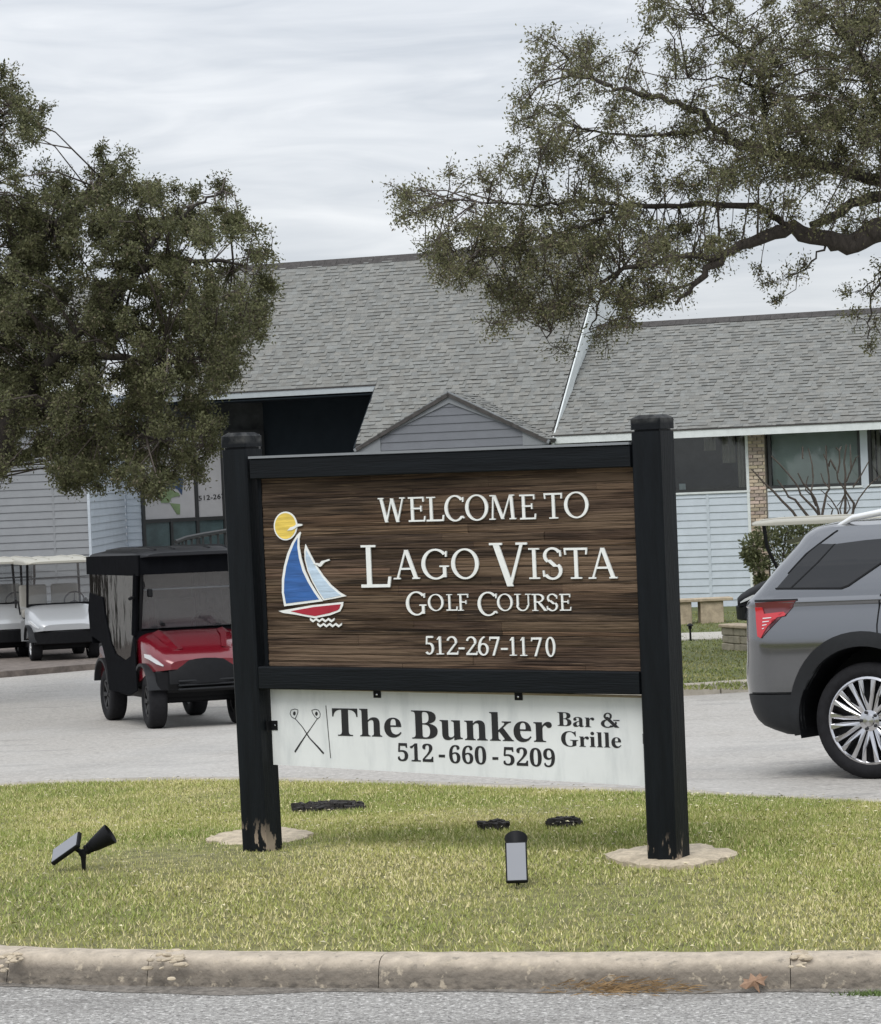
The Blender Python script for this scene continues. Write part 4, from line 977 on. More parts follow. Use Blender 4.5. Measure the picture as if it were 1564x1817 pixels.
# ---- raised serif letters
def rect(x0, x1, y0, y1): return [(x0, y0), (x1, y0), (x1, y1), (x0, y1)]
def diag(x0, y0, x1, y1, T): return [(x0-T/2, y0), (x0+T/2, y0), (x1+T/2, y1), (x1-T/2, y1)]
def band(cx, cy, rx, ry, a0, a1, wa, wb, n=22, sx=0):
    """stroke along an ellipse arc; width wa on the sides, wb at top and bottom"""
    o, i = [], []
    for k in range(n+1):
        a = rad(a0+(a1-a0)*k/n); c, s_ = math.cos(a), math.sin(a)
        o.append((cx+rx*c, cy+ry*s_)); i.append((cx+(rx-wa)*c, cy+(ry-wb)*s_))
    return o+i[::-1]
def glyph(ch, w):
    T, t, s_ = .138, .066, .050
    sf_ = lambda x, y, h: rect(x-h, x+h, y, y+s_) if y < .5 else rect(x-h, x+h, y-s_, y)
    P = []
    if ch == 'W':
        P = [diag(.29*w, 0, .10*w, 1, T*1.05), diag(.29*w, 0, .50*w, .97, t*1.1), diag(.71*w, 0, .50*w, .97, T*1.05), diag(.71*w, 0, .92*w, 1, t*1.1), sf_(.10*w, 1, .10*w), sf_(.90*w, 1, .10*w)]
    elif ch == 'V':
        P = [diag(.52*w, 0, .16*w, 1, T*1.25), diag(.52*w, 0, .86*w, 1, t*1.3), sf_(.17*w, 1, .17*w), sf_(.85*w, 1, .15*w)]
    elif ch == 'A':
        P = [diag(.14*w, 0, .48*w, .99, t*1.2), diag(.86*w, 0, .50*w, 1, T*1.15), rect(.27*w, .74*w, .32, .32+t), sf_(.13*w, 0, .13*w), sf_(.86*w, 0, .14*w)]
    elif ch == 'E':
        P = [rect(.16*w, .16*w+T, 0, 1), rect(.02*w, .95*w, 0, t), rect(.02*w, .9*w, 1-t, 1), rect(.16*w, .75*w, .5, .5+t), diag(.93*w, 0, .97*w, .22, t), rect(.86*w, .86*w+t, .80, 1), rect(.72*w, .72*w+t*.9, .41, .64)]
    elif ch == 'F':
        P = [rect(.18*w, .18*w+T, 0, 1), rect(.02*w, .95*w, 1-t, 1), rect(.18*w, .78*w, .48, .48+t), sf_(.18*w+T/2, 0, .26*w), rect(.90*w, .90*w+t, .78, 1), rect(.74*w, .74*w+t*.9, .39, .62)]
    elif ch == 'L':
        P = [rect(.22*w, .22*w+T, 0, 1), rect(.03*w, .97*w, 0, t*1.1), sf_(.22*w+T/2, 1, .24*w), diag(.93*w, 0, .98*w, .25, t*1.2)]
    elif ch == 'T':
        P = [rect(.5*w-T/2, .5*w+T/2, 0, 1), rect(.02*w, .98*w, 1-t*1.1, 1), sf_(.5*w, 0, .24*w), diag(.05*w, .78, .02*w, 1, t*.9), diag(.95*w, .78, .98*w, 1, t*.9)]
    elif ch == 'I':
        P = [rect(.5*w-T/2, .5*w+T/2, 0, 1), sf_(.5*w, 0, .46*w), sf_(.5*w, 1, .46*w)]
    elif ch == 'O':
        P = [band(.5*w, .5, .5*w, .515, 0, 360, T*1.1, t*.9, 40)]
    elif ch == 'C':
        P = [band(.53*w, .5, .53*w, .515, 42, 318, T*1.1, t*.95, 34), diag(.93*w, .74, .945*w, .93, t*1.0), diag(.96*w, .10, .90*w, .20, t*.9)]
    elif ch == 'G':
        P = [band(.52*w, .5, .52*w, .515, 42, 312, T*1.1, t*.95, 34), diag(.91*w, .74, .925*w, .93, t*1.0), rect(.82*w-T*.25, .82*w+T*.75, .06, .44), sf_(.84*w, .40, .17*w)]
    elif ch == 'M':
        P = [diag(.12*w, 0, .17*w, 1, t*1.1), diag(.50*w, .02, .20*w, 1, T*1.05), diag(.50*w, .02, .80*w, 1, t*1.1), diag(.88*w, 0, .83*w, 1, T*1.05), sf_(.12*w, 0, .11*w), sf_(.88*w, 0, .12*w), sf_(.14*w, 1, .09*w), sf_(.86*w, 1, .09*w)]
    elif ch == 'S':
        P = [band(.5*w, .745, .44*w, .27, 25, 232, T*.9, t, 20), band(.5*w, .265, .47*w, .285, -152, 48, T*.95, t, 20), diag(.66*w, .395, .30*w, .62, T*1.25), diag(.90*w, .72, .88*w, .92, t), diag(.08*w, .08, .06*w, .28, t)]
    elif ch == 'U':
        P = [rect(.14*w, .14*w+T, .3, 1), rect(.80*w, .80*w+t*1.1, .3, 1), band(.5*w-.02*w, .33, .36*w, .345, 180, 360, T*.85, t, 20), sf_(.14*w+T/2, 1, .18*w), sf_(.82*w, 1, .16*w)]
    elif ch == 'R':
        P = [rect(.16*w, .16*w+T, 0, 1), sf_(.16*w+T/2, 0, .19*w), rect(.02*w, .45*w, 1-t, 1), band(.42*w, .745, .40*w, .255, -90, 90, T*1.0, t, 18), rect(.16*w, .45*w, .49, .49+t), diag(.90*w, 0, .48*w, .5, T*1.15), sf_(.92*w, 0, .10*w)]
    elif ch == '1':
        P = [rect(.5*w-T/2, .5*w+T/2, 0, 1), sf_(.5*w, 0, .48*w), diag(.18*w, .82, .5*w, 1, t*1.6)]
    elif ch == '2':
        P = [band(.47*w, .70, .44*w, .31, -18, 165, T*1.0, t*1.2, 20), diag(.12*w, .07, .78*w, .60, T*1.05), rect(.04*w, .96*w, 0, t*1.6), diag(.94*w, 0, .99*w, .2, t)]
    elif ch == '5':
        P = [band(.45*w, .315, .50*w, .325, -140, 110, T*1.05, t*1.2, 24), rect(.20*w, .90*w, .90, 1), diag(.20*w, .55, .26*w, 1, t*1.3)]
    elif ch == '6':
        P = [band(.5*w, .315, .48*w, .33, 0, 360, T*1.0, t*1.1, 30), band(.74*w, .36, .72*w, .66, 100, 180, T*1.1, t*1.2, 18)]
    elif ch == '7':
        P = [rect(.04*w, .97*w, .89, 1), diag(.36*w, 0, .88*w, .92, T*1.0), diag(.05*w, .80, .07*w, 1, t)]
    elif ch == '0':
        P = [band(.5*w, .5, .48*w, .51, 0, 360, T*1.0, t*1.1, 36)]
    elif ch == '-':
        P = [rect(0, w, .30, .40)]
    elif ch == '&':
        P = [band(.36*w, .77, .22*w, .24, 0, 360, T*.8, t, 24), band(.36*w, .27, .36*w, .29, 60, 330, T*1.3, t, 24), diag(.86*w, .0, .26*w, .72, T*1.7), band(.42*w, .30, .42*w, .30, -70, 20, t*1.2, t, 12), rect(.66*w, .98*w, .46, .52)]
    return P
def letter_at(ch, x0, x1, yt, yb, parent, M, y, mt, name='letter', th=.007, vx=0.8, slope=None, lean=.04):
    h = yb-yt; w = (x1-x0)/h/vx
    if slope is None: slope = -.0466+1.16e-4*((yt+yb)/2-750)
    mb = MB()
    for i, poly in enumerate(glyph(ch, w)):
        pts = []
        for gx, gy in poly:
            u = x0+gx/w*(x1-x0)+lean*(.5-gy)*h; v = yb-gy*h+slope*(gx/w-.5)*(x1-x0)
            pts.append(on_plane(M, u, v, y))
        mb.prism(pts, y-th-.0003*i, y)
    return mb.build(name, mt, parent)
Z8 = lambda x, y: (640+x/3.128, 860+y/3.128)
def row(items, z=Z8):
    for ch, x0, x1, yt, yb in items:
        a = z(x0, yt); b = z(x1, yb)
        letter_at(ch, a[0], b[0], a[1], b[1], panel, MSG, YP-.005, 'white_letter')
row([('W', 103, 252, 72, 208), ('E', 268, 363, 68, 205), ('L', 366, 466, 67, 203), ('C', 470, 580, 60, 202), ('O', 585, 712, 56, 198), ('M', 716, 866, 56, 193), ('E', 886, 977, 54, 192),
     ('T', 1024, 1124, 46, 188), ('O', 1134, 1269, 40, 184)])
row([('L', 0, 168, 335, 570), ('A', 186, 330, 362, 524), ('G', 342, 492, 358, 524), ('O', 507, 660, 356, 522), ('V', 722, 932, 322, 564), ('I', 936, 1000, 352, 523), ('S', 1012, 1126, 350, 524), ('T', 1136, 1264, 350, 522), ('A', 1268, 1428, 350, 521)])
row([('G', 256, 368, 594, 724), ('O', 378, 464, 608, 700), ('L', 478, 541, 608, 699), ('F', 543, 603, 606, 699), ('C', 654, 764, 596, 727), ('O', 762, 848, 606, 700), ('U', 858, 952, 606, 700), ('R', 954, 1038, 606, 700), ('S', 1036, 1100, 606, 700), ('E', 1108, 1173, 606, 699)])
row([('5', 360, 413, 840, 942), ('1', 424, 466, 842, 942), ('2', 480, 545, 842, 943), ('-', 548, 580, 842, 944), ('2', 588, 652, 843, 945), ('6', 655, 715, 842, 947), ('7', 720, 778, 844, 948), ('-', 783, 820, 844, 948), ('1', 830, 870, 846, 949), ('1', 888, 928, 846, 950), ('7', 952, 1012, 848, 952), ('0', 1030, 1086, 846, 955)])
# ---- sailboat emblem (carved relief)
Z3 = lambda x, y: on_plane(MSG, 440+x/3.4, 840+y/3.4, YP-.005)
def relief(name, pts, mt, d0, d1): return MB().prism([Z3(x, y) for x, y in pts], YP-.005-d1, YP-.005-d0).build(name, mt, panel)
def ell(cx, cy, rx, ry, n=36): return [(cx+rx*math.cos(6.2832*k/n), cy+ry*math.sin(6.2832*k/n)) for k in range(n)]
relief('emblem_sun_rim', ell(230, 317, 71, 87), 'white_letter', 0, .004); relief('emblem_sun', ell(230, 317, 63, 78), 'sun_yellow', 0, .0052)
relief('emblem_gull', [(243, 345), (262, 325), (285, 318), (300, 303), (333, 306), (332, 315), (303, 322), (285, 335), (272, 342)], 'white_letter', 0, .008)
s1o = [(318, 352), (298, 372), (268, 420), (240, 485), (220, 560), (208, 640), (208, 720), (222, 802), (456, 771), (420, 720), (380, 655), (348, 585), (326, 510), (314, 440), (314, 395), (323, 360)]
s1i = [(303, 388), (282, 425), (256, 490), (236, 562), (224, 640), (222, 718), (234, 785), (432, 760), (402, 718), (364, 655), (332, 588), (311, 513), (301, 445)]
relief('emblem_sail_rim', s1o, 'white_letter', 0, .004); relief('emblem_sail', s1i, 'sail_blue', 0, .0055)
s2o = [(350, 426), (343, 470), (346, 520), (362, 585), (390, 650), (425, 715), (458, 767), (520, 756), (597, 740), (556, 716), (505, 672), (455, 612), (415, 552), (380, 485)]
s2i = [(354, 462), (352, 515), (369, 583), (397, 648), (431, 710), (463, 756), (517, 746), (566, 735), (545, 720), (496, 678), (447, 618), (406, 556), (372, 492)]
relief('emblem_jib_rim', s2o, 'white_letter', 0, .004); relief('emblem_jib', s2i, 'sail_pale', 0, .0055)
relief('emblem_gull', [(402, 546), (420, 540), (436, 545), (450, 528), (470, 524), (495, 516), (497, 526), (472, 534), (460, 545), (446, 562), (436, 562), (420, 552)], 'white_letter', 0, .008)
relief('emblem_hull_rim', [(188, 830), (390, 795), (579, 775), (576, 800), (560, 832), (500, 856), (405, 874), (290, 852), (215, 842)], 'white_letter', 0, .004)
relief('emblem_hull', [(262, 831), (400, 806), (564, 789), (556, 815), (545, 826), (490, 844), (408, 861), (340, 850)], 'hull_red', 0, .0055)
for (x0, y0, n_) in ((378, 876, 4), (422, 906, 4)):
    up, lo = [], []
    for k in range(n_*2+1):
        xx = x0+k*18.5; yy = y0+(10 if k % 2 else -4); up.append((xx, yy)); lo.append((xx, yy+13))
    relief('emblem_wave', up+lo[::-1], 'white_letter', 0, .005)

# ================================================================== hanging restaurant sheet
YB2 = .012
a, b, c, d = sg(471, 1220, YB2), sg(1140, 1236, YB2), sg(1143, 1395, YB2), sg(485, 1357, YB2)
def extra(p, q, x): return p[1]+(q[1]-p[1])*(x-p[0])/(q[0]-p[0])
xl, xr = PW+.004, SLEN-PW-.004
ztl, ztr, zbl, zbr = extra(a, b, xl), extra(a, b, xr), extra(d, c, xl), extra(d, c, xr)
sheet_o = empty('restaurant_sign', S0+ex*(SLEN/2)+Vector((0, 0, zbl)), SYAW)
tag(sheet_o, 'white sheet sign with black lettering bolted below the welcome sign', 'sign')
M2 = Matrix.Translation((-SLEN/2, 0, -zbl))
board = MB().prism([(xl, ztl), (xr, ztr), (xr, zbr), (xl, zbl)], YB2, YB2+.006, M2).build('sheet', 'panel_white', sheet_o)
MB().prism([(xl, ztl+.003), (xr, ztr+.003), (xr, ztr-.006), (xl, ztl-.006)], YB2-.002, YB2+.02, M2).build('top_batten', 'stone', sheet_o)
for (u, v) in ((670, 1231), (921, 1235)):
    x, z = sg(u, v, YB2)
    br_ = MB().box(x-.02, x+.02, YB2-.004, YB2-.001, z-.019, z+.028, M2).box(x-.02, x+.02, YB2-.04, YB2-.001, z+.022, z+.025, M2).build('bracket', 'black_plastic', sheet_o)
    MB().lathe([(.005, 0), (.005, .003), (0, .004)], 8, M2 @ Matrix.Translation((x, YB2-.004, z-.004)) @ Matrix.Rotation(rad(90), 4, 'X')).build('bolt', 'chrome', br_)
for (u, v, sd) in ((484, 1287, 1), (1141, 1311, -1)):
    x, z = sg(u, v, YB2); x = xl+.018 if sd > 0 else xr-.014
    br_ = MB().box(x-.02, x+.017, YB2-.004, YB2-.001, z-.022, z+.022, M2).box(x-.02*sd-.002, x-.02*sd+.002, YB2-.04, YB2-.001, z-.022, z+.022, M2).build('bracket', 'black_plastic', sheet_o)
    MB().lathe([(.005, 0), (.005, .003), (0, .004)], 8, M2 @ Matrix.Translation((x+.004*sd, YB2-.004, z)) @ Matrix.Rotation(rad(90), 4, 'X')).build('bolt', 'chrome', br_)
Z4 = lambda x, y: on_plane(MSG, 440+x/2.1135, 1200+y/2.1135, YB2)
def word(txt, x0, yb0, x1, yb1, yt0, lean=.04):
    me, co = text_mesh(txt)
    A = Z4(x0, yb0); B = Z4(x1, yb1); Ct = Z4(x0-lean*(yb0-yt0), yt0)
    place_text(me, co, A, (B[0]-A[0], B[1]-A[1]), (Ct[0]-A[0], Ct[1]-A[1]), M2, board, 'printed_word', 'print', th=.0012, y=YB2-.0006)
word('The', 320, 225, 578, 231, 120)
word('Bunker', 617, 236, 1143, 250, 128)
word('Bar', 1163, 187, 1301, 193, 134)
word('Grille', 1177, 263, 1402, 270, 205)
word('512', 564, 318, 697, 323, 249); word('660', 757, 326, 896, 332, 257); word('5209', 960, 334, 1154, 342, 264)
for x0, x1, y0 in ((717, 740, 294), (918, 940, 303)):
    MB().prism([Z4(x0, y0), Z4(x1, y0+.6), Z4(x1, y0+10.6), Z4(x0, y0+10)], YB2-.0018, YB2-.0006, M2).build('printed_dash', 'print', board)
# ampersand
mbx = MB()
A0 = Z4(1325, 192); A1 = Z4(1396, 193); A2 = Z4(1325, 137)
gw = 1.0
for i, poly in enumerate(glyph('&', gw)):
    mbx.prism([(A0[0]+(A1[0]-A0[0])*gx/gw+(A2[0]-A0[0])*gy, A0[1]+(A1[1]-A0[1])*gx/gw+(A2[1]-A0[1])*gy) for gx, gy in poly], YB2-.0018-.0002*i, YB2-.0006, M2)
mbx.build('printed_ampersand', 'print', board)
def stroke(pts, w, close=False):
    q = [Vector(Z4(x, y)) for x, y in pts]; mb = MB()
    for k in range(len(q)-1):
        d_ = (q[k+1]-q[k]).normalized(); nn = Vector((-d_.y, d_.x)); w0, w1 = (w if not hasattr(w, '__len__') else w[k]), (w if not hasattr(w, '__len__') else w[k+1])
        mb.prism([tuple(q[k]-nn*w0), tuple(q[k+1]-nn*w1), tuple(q[k+1]+nn*w1), tuple(q[k]+nn*w0)], YB2-.0018-.0002*(k % 2), YB2-.0006, M2)
    return mb
stroke([(293, 110), (311, 307)], .0016).build('printed_divider', 'print', board)
stroke([(177, 158), (205, 190), (232, 232), (262, 264), (285, 290)], [.0016, .0017, .0026, .0036, .0042]).build('printed_club', 'print', board)
stroke([(262, 158), (236, 196), (216, 224), (196, 254), (177, 284)], [.0016, .0017, .0026, .0036, .0042]).build('printed_club', 'print', board)
for sx, pts in ((1, [(177, 160), (164, 152), (159, 140), (163, 127), (176, 123), (188, 126), (188, 137), (183, 150), (177, 160)]), (-1, [(262, 160), (271, 152), (272, 140), (265, 127), (252, 124), (240, 128), (244, 140), (252, 152), (262, 160)])):
    stroke(pts, .0014).build('printed_club_head', 'print', board)
    cxx = sum(p[0] for p in pts)/9; cyy = sum(p[1] for p in pts)/9-2
    MB().prism([Z4(cxx+5*math.cos(k*.785), cyy+8*math.sin(k*.785)) for k in range(8)], YB2-.0018, YB2-.0006, M2).build('printed_club_face', 'print', board)

# ================================================================== solar spotlights
def spotlight(loc, rz, label, tilt_panel, tilt_lamp, roll_panel):
    o = empty('solar_spotlight', loc, rz); tag(o, label, 'spotlight', 'solar spotlights by the sign')
    MB().tube([(0, 0, -.06), (0, 0, .05), (0, 0, .075)], [.006, .011, .014], 8).build('stake', 'black_plastic', o, smooth=40)
    MB().lathe([(0, -.018), (.018, -.016), (.018, .016), (0, .018)], 12, Matrix.Translation((0, 0, .085)) @ Matrix.Rotation(rad(90), 4, 'X')).build('pivot', 'black_plastic', o, smooth=40)
    # lamp head: cone opening along +x, tilted up
    ML = Matrix.Translation((.012, 0, .095)) @ Matrix.Rotation(rad(-tilt_lamp), 4, 'Y') @ Matrix.Rotation(rad(90), 4, 'Y')
    lamp = MB().lathe([(.0, 0), (.022, .0), (.024, .012), (.021, .014), (.027, .026), (.024, .028), (.030, .04), (.049, .135), (.046, .137), (.040, .125), (0, .12)], 28, ML).build('lamp_head', 'black_plastic', o, smooth=35)
    MP = Matrix.Translation((-.012, 0, .09)) @ Matrix.Rotation(rad(tilt_panel), 4, 'Y')
    MB().tube([(-.008, 0, .088), (-.045, 0, .115)], .011, 8).build('panel_arm', 'black_plastic', o, smooth=40)
    MP = Matrix.Translation((-.075, 0, .108)) @ Matrix.Rotation(rad(roll_panel), 4, 'X') @ Matrix.Rotation(rad(-tilt_panel), 4, 'Y')
    pn = MB().box(-.088, .088, -.045, .045, -.012, .010, MP).build('solar_panel', 'black_plastic', o, bevel=.004)
    MB().box(-.081, .081, -.039, .039, .0085, .0115, MP).build('solar_cell', 'solar', pn)
    return o
pA = on_ground(149, 1547, zt)
spotlight((pA.x, pA.y, 0), SYAW+rad(30), 'black solar spotlight in side view at the left of the island', 40, 32, 38)
pB = on_ground(919, 1572, zt)
spotlight((pB.x, pB.y, 0), rad(88), 'black solar spotlight seen from behind in the middle of the island', 62, 40, 0)

# ================================================================== vehicles
def stand(o, loc, heading, zf=zr):
    """stand a vehicle on the sloping ground, local +x along heading"""
    s_ = (zf(loc[1]+1)-zf(loc[1]-1))/2
    n = Vector((0, -s_, 1)).normalized(); h = Vector((heading[0], heading[1], 0)); x = (h-n*h.dot(n)).normalized(); y = n.cross(x)
    M = Matrix((x, y, n)).transposed().to_4x4(); M.translation = Vector((loc[0], loc[1], zf(loc[1])))
    o.matrix_world = M; return M
def wheel(parent, x, y, z, R, r_rim, width, side, rim_mt, spokes, twin=False, steer=0.0, name='wheel'):
    """side -1: outer face towards -y"""
    M = Matrix.Translation((x, y, z)) @ Matrix.Rotation(rad(steer), 4, 'Z') @ Matrix.Rotation(rad(90), 4, 'X')
    if side > 0: M = M @ Matrix.Rotation(rad(180), 4, 'X')
    w = width/2
    wh = empty(name, (0, 0, 0), 0, parent)
    MB().lathe([(r_rim, -w*.8), (r_rim+.015, -w*.95), (R*.86, -w), (R*.96, -w*.86), (R, -w*.6), (R, w*.6), (R*.96, w*.86), (R*.86, w), (r_rim+.015, w*.95), (r_rim, w*.8)], 48, M, closed=True).build('tyre', 'rubber', wh, smooth=45)
    MB().lathe([(r_rim+.004, -w*.8), (r_rim+.006, w*.84), (r_rim-.012, w*.90), (r_rim-.022, w*.80), (r_rim-.02, -w*.7)], 48, M, closed=True).build('rim', rim_mt, wh, smooth=35)
    MB().lathe([(0, w*.12), (r_rim-.015, w*.05), (r_rim-.015, w*.0), (0, 0)], 32, M).build('wheel_back', 'alloy_dark', wh)
    me = None
    for k in range(spokes):
        a = 2*math.pi*k/spokes
        if twin:
            prs = [[(.045, -.034), (r_rim*.6, -.036), (r_rim-.016, -.060), (r_rim-.016, -.022), (r_rim*.62, -.009), (.06, -.004)], [(.045, .034), (r_rim*.6, .036), (r_rim-.016, .060), (r_rim-.016, .022), (r_rim*.62, .009), (.06, .004)]]
        else: prs = [[(.03, -.018), (r_rim-.012, -.030), (r_rim-.012, .030), (.03, .018)]]
        if me is None:
            mb = MB()
            for pr in prs:
                n = len(pr)
                prof = [(p, q, w*(.86 if p > r_rim*.5 else .70)) for p, q in pr]
                mb.add([(p, q, h) for p, q, h in prof]+[(p, q, w*.3) for p, q, h in prof], [list(range(n)), list(range(2*n-1, n-1, -1))]+[(i, i+n, (i+1) % n+n, (i+1) % n) for i in range(n)])
            me = mb.mesh('spoke', bevel=.004); me.materials.append(MT[rim_mt])
        o = bpy.data.objects.new('spoke', me); COL.objects.link(o); o.parent = wh; o.matrix_local = M @ Matrix.Rotation(a, 4, 'Z')
    MB().lathe([(.07*r_rim/.28, w*.5), (.068*r_rim/.28, w*.74), (.04*r_rim/.28, w*.78), (.036*r_rim/.28, w*.88), (0, w*.90)], 20, M).build('hub', rim_mt, wh, smooth=35)
    if twin:
        for k in range(5): MB().lathe([(.011, w*.6), (.011, w*.86), (0, w*.88)], 8, M @ Matrix.Rotation(2*math.pi*(k+.5)/5, 4, 'Z') @ Matrix.Translation((.058, 0, 0))).build('lug_nut', 'alloy_dark', wh)
    return wh

# ------------------------------------------------------------------ SUV
suv = empty('parked_suv'); tag(suv, 'grey suv with red tail lamp and bright alloy wheel at the right edge', 'suv')
SY = rad(-32)
c0 = on_ground(1546, 1383, zr); hd = Vector((math.cos(SY), math.sin(SY), 0)); bk_ = Vector((-hd.y, hd.x, 0))
cs = c0+bk_*.93
MSU = stand(suv, (cs.x, cs.y), hd)
def sv(x, y, yl=-.96): return on_plane(MSU, 1300+x/3.633, 900+y/3.633, yl)
SEC = [  # z, xr, xf, W, rear corner radius, front corner radius
    (.30, -.70, 3.78, .86, .18, .3), (.35, -.86, 3.86, .90, .24, .3), (.42, -.95, 3.92, .925, .30, .35), (.52, -.985, 3.95, .932, .32, .4), (.60, -.995, 3.95, .938, .32, .4), (.70, -1.0, 3.95, .952, .32, .45),
    (.78, -.985, 3.94, .970, .32, .45), (.86, -.958, 3.92, .988, .30, .45), (.93, -.948, 3.88, .996, .28, .45), (1.0, -.944, 3.80, .990, .27, .45), (1.10, -.94, 3.60, .972, .25, .5), (1.15, -.935, 3.2, .960, .23, .45), (1.175, -.93, 3.08, .957, .22, .4), (1.188, -.928, 3.0, .967, .21, .4), (1.205, -.92, 2.97, .971, .21, .38), (1.215, -.912, 2.95, .966, .20, .35), (1.235, -.895, 2.88, .948, .18, .32),
    (1.30, -.82, 2.76, .932, .16, .3), (1.45, -.70, 2.40, .875, .16, .3), (1.60, -.575, 2.0, .80, .16, .3), (1.66, -.54, 1.85, .765, .16, .3), (1.71, -.50, 1.72, .715, .18, .3), (1.745, -.40, 1.5, .60, .2, .3), (1.76, -.2, 1.2, .42, .2, .25)]
SA = np.array(SEC)
def secz(z): return [float(np.interp(z, SA[:, 0], SA[:, k])) for k in range(1, 6)]
def side_y(x, z):
    xr_, xf_, W, rc, rf = secz(z)
    if x < xr_+rc:
        d = min(rc, xr_+rc-x); return -(W-rc+math.sqrt(max(0, rc*rc-d*d)))
    if x > xf_-rf:
        d = min(rf, x-xf_+rf); return -(W-rf+math.sqrt(max(0, rf*rf-d*d)))
    return -W
def ringz(z):
    xr_, xf_, W, rc, rf = secz(z); h = []
    for k in range(7): h.append((xr_, -(W-rc)*k/7))
    for k in range(9):
        a = rad(90*k/9); h.append((xr_+rc-rc*math.cos(a), -(W-rc)-rc*math.sin(a)))
    for k in range(40): h.append((xr_+rc+(xf_-rf-xr_-rc)*k/40, -W))
    for k in range(9):
        a = rad(90*k/9); h.append((xf_-rf+rf*math.sin(a), -(W-rf)-rf*math.cos(a)))
    for k in range(7): h.append((xf_, -(W-rf)*(1-k/7)))
    full = h+[(xf_, 0)]+[(x, -y) for x, y in h[:0:-1]]
    return [(x, y, z) for x, y in full]
def cut_body(name, zs, mt):
    ob = MB().loft([ringz(z) for z in zs]).build(name, mt, None)
    cut = []
    for xx in (0.0, 3.02):
        for sd in (-1, 1):
            co_ = MB().lathe([(.50, -.54), (.50, .54)], 56, Matrix.Translation((xx, sd*1.06, .40)) @ Matrix.Rotation(rad(90), 4, 'X')).build('cutter', mt, None)
            md = ob.modifiers.new('b', 'BOOLEAN'); md.operation = 'DIFFERENCE'; md.object = co_; md.solver = 'EXACT'; cut.append(co_)
    dg = bpy.context.evaluated_depsgraph_get(); dg.update()
    me = bpy.data.meshes.new_from_object(ob.evaluated_get(dg))
    for c_ in cut+[ob]: bpy.data.objects.remove(c_)
    me.polygons.foreach_set('use_smooth', np.ones(len(me.polygons), bool)); me.set_sharp_from_angle(angle=rad(28))
    o = bpy.data.objects.new(name, me); COL.objects.link(o); o.parent = suv; return o
zs_up = [.585, .62, .68, .73, .78, .84, .90, .93, .965, 1.0, 1.05, 1.10, 1.13, 1.15, 1.165, 1.175, 1.181, 1.188, 1.197, 1.205, 1.215, 1.225, 1.235, 1.26, 1.30, 1.37, 1.45, 1.52, 1.60, 1.63, 1.66, 1.69, 1.71, 1.73, 1.745, 1.76]
body = cut_body('body', zs_up, 'paint_grey')
cut_body('lower_cladding', [.30, .33, .36, .40, .45, .52, .578], 'dark_cladding')
def shell(name, poly, mt, parent, off=.005, th=.02, cuts=7, sides=(-1, 1), smooth=60):
    """panel that follows the body side: poly in (x,z)"""
    out = None
    for sd in sides:
        bm = bmesh.new(); vs = [bm.verts.new((x, 0, z)) for x, z in poly]; bm.faces.new(vs)
        bmesh.ops.triangulate(bm, faces=bm.faces)
        for _ in range(3 if cuts > 4 else 2):
            es = [e for e in bm.edges if e.calc_length() > .05]
            if es: bmesh.ops.subdivide_edges(bm, edges=es, cuts=1, use_grid_fill=True); bmesh.ops.triangulate(bm, faces=bm.faces)
        for v_ in bm.verts:
            x, z = v_.co.x, v_.co.z; xr_ = secz(z)[0]; x = max(x, xr_+.003)
            e = .01; y = side_y(x, z); dx = (side_y(x+e, z)-side_y(max(x-e, xr_+.002), z))/(2*e); dz = (side_y(x, z+e)-side_y(x, z-e))/(2*e)
            n = Vector((dx, -1, dz)).normalized()
            p = Vector((x, y, z))+n*off
            v_.co = (p.x, -sd*p.y, p.z) if sd < 0 else (p.x, -p.y, p.z)
            if sd < 0: v_.co = p
        ext = bmesh.ops.extrude_face_region(bm, geom=list(bm.faces))
        for g in ext['geom']:
            if isinstance(g, bmesh.types.BMVert): g.co.y -= th*(-1 if sd < 0 else 1)
        bmesh.ops.recalc_face_normals(bm, faces=bm.faces)
        me = bpy.data.meshes.new(name); bm.to_mesh(me); bm.free()
        me.polygons.foreach_set('use_smooth', np.ones(len(me.polygons), bool)); me.set_sharp_from_angle(angle=rad(smooth))
        o = link_mesh(name, me, mt, parent); out = out or o
    return out
def arc_poly(cx, cz, r0, r1, a0, a1, n=30, sq=1.0):
    o = [(cx+r1*math.cos(rad(a0+(a1-a0)*k/n)), cz+r1*sq*math.sin(rad(a0+(a1-a0)*k/n))) for k in range(n+1)]
    i = [(cx+r0*math.cos(rad(a0+(a1-a0)*k/n)), cz+r0*math.sin(rad(a0+(a1-a0)*k/n))) for k in range(n+1)]
    return o+i[::-1]
for cx in (0.0, 3.02):
    shell('wheel_arch_trim', arc_poly(cx, .40, .497, .578, -10, 190, sq=1.03), 'dark_cladding', suv, off=.014, th=.05)
for cx in (0.0, 3.02):
    for sd in (-1, 1):
        MB().loft([[(cx+r_*math.cos(rad(a)), sd*y_, .40+r_*math.sin(rad(a))) for r_, y_ in ((.496, .955), (.496, .56), (.0, .56), (.0, .555), (.5, .555), (.5, .955))] for a in range(-14, 195, 8)]).build('wheel_arch_liner', 'black_plastic', suv)
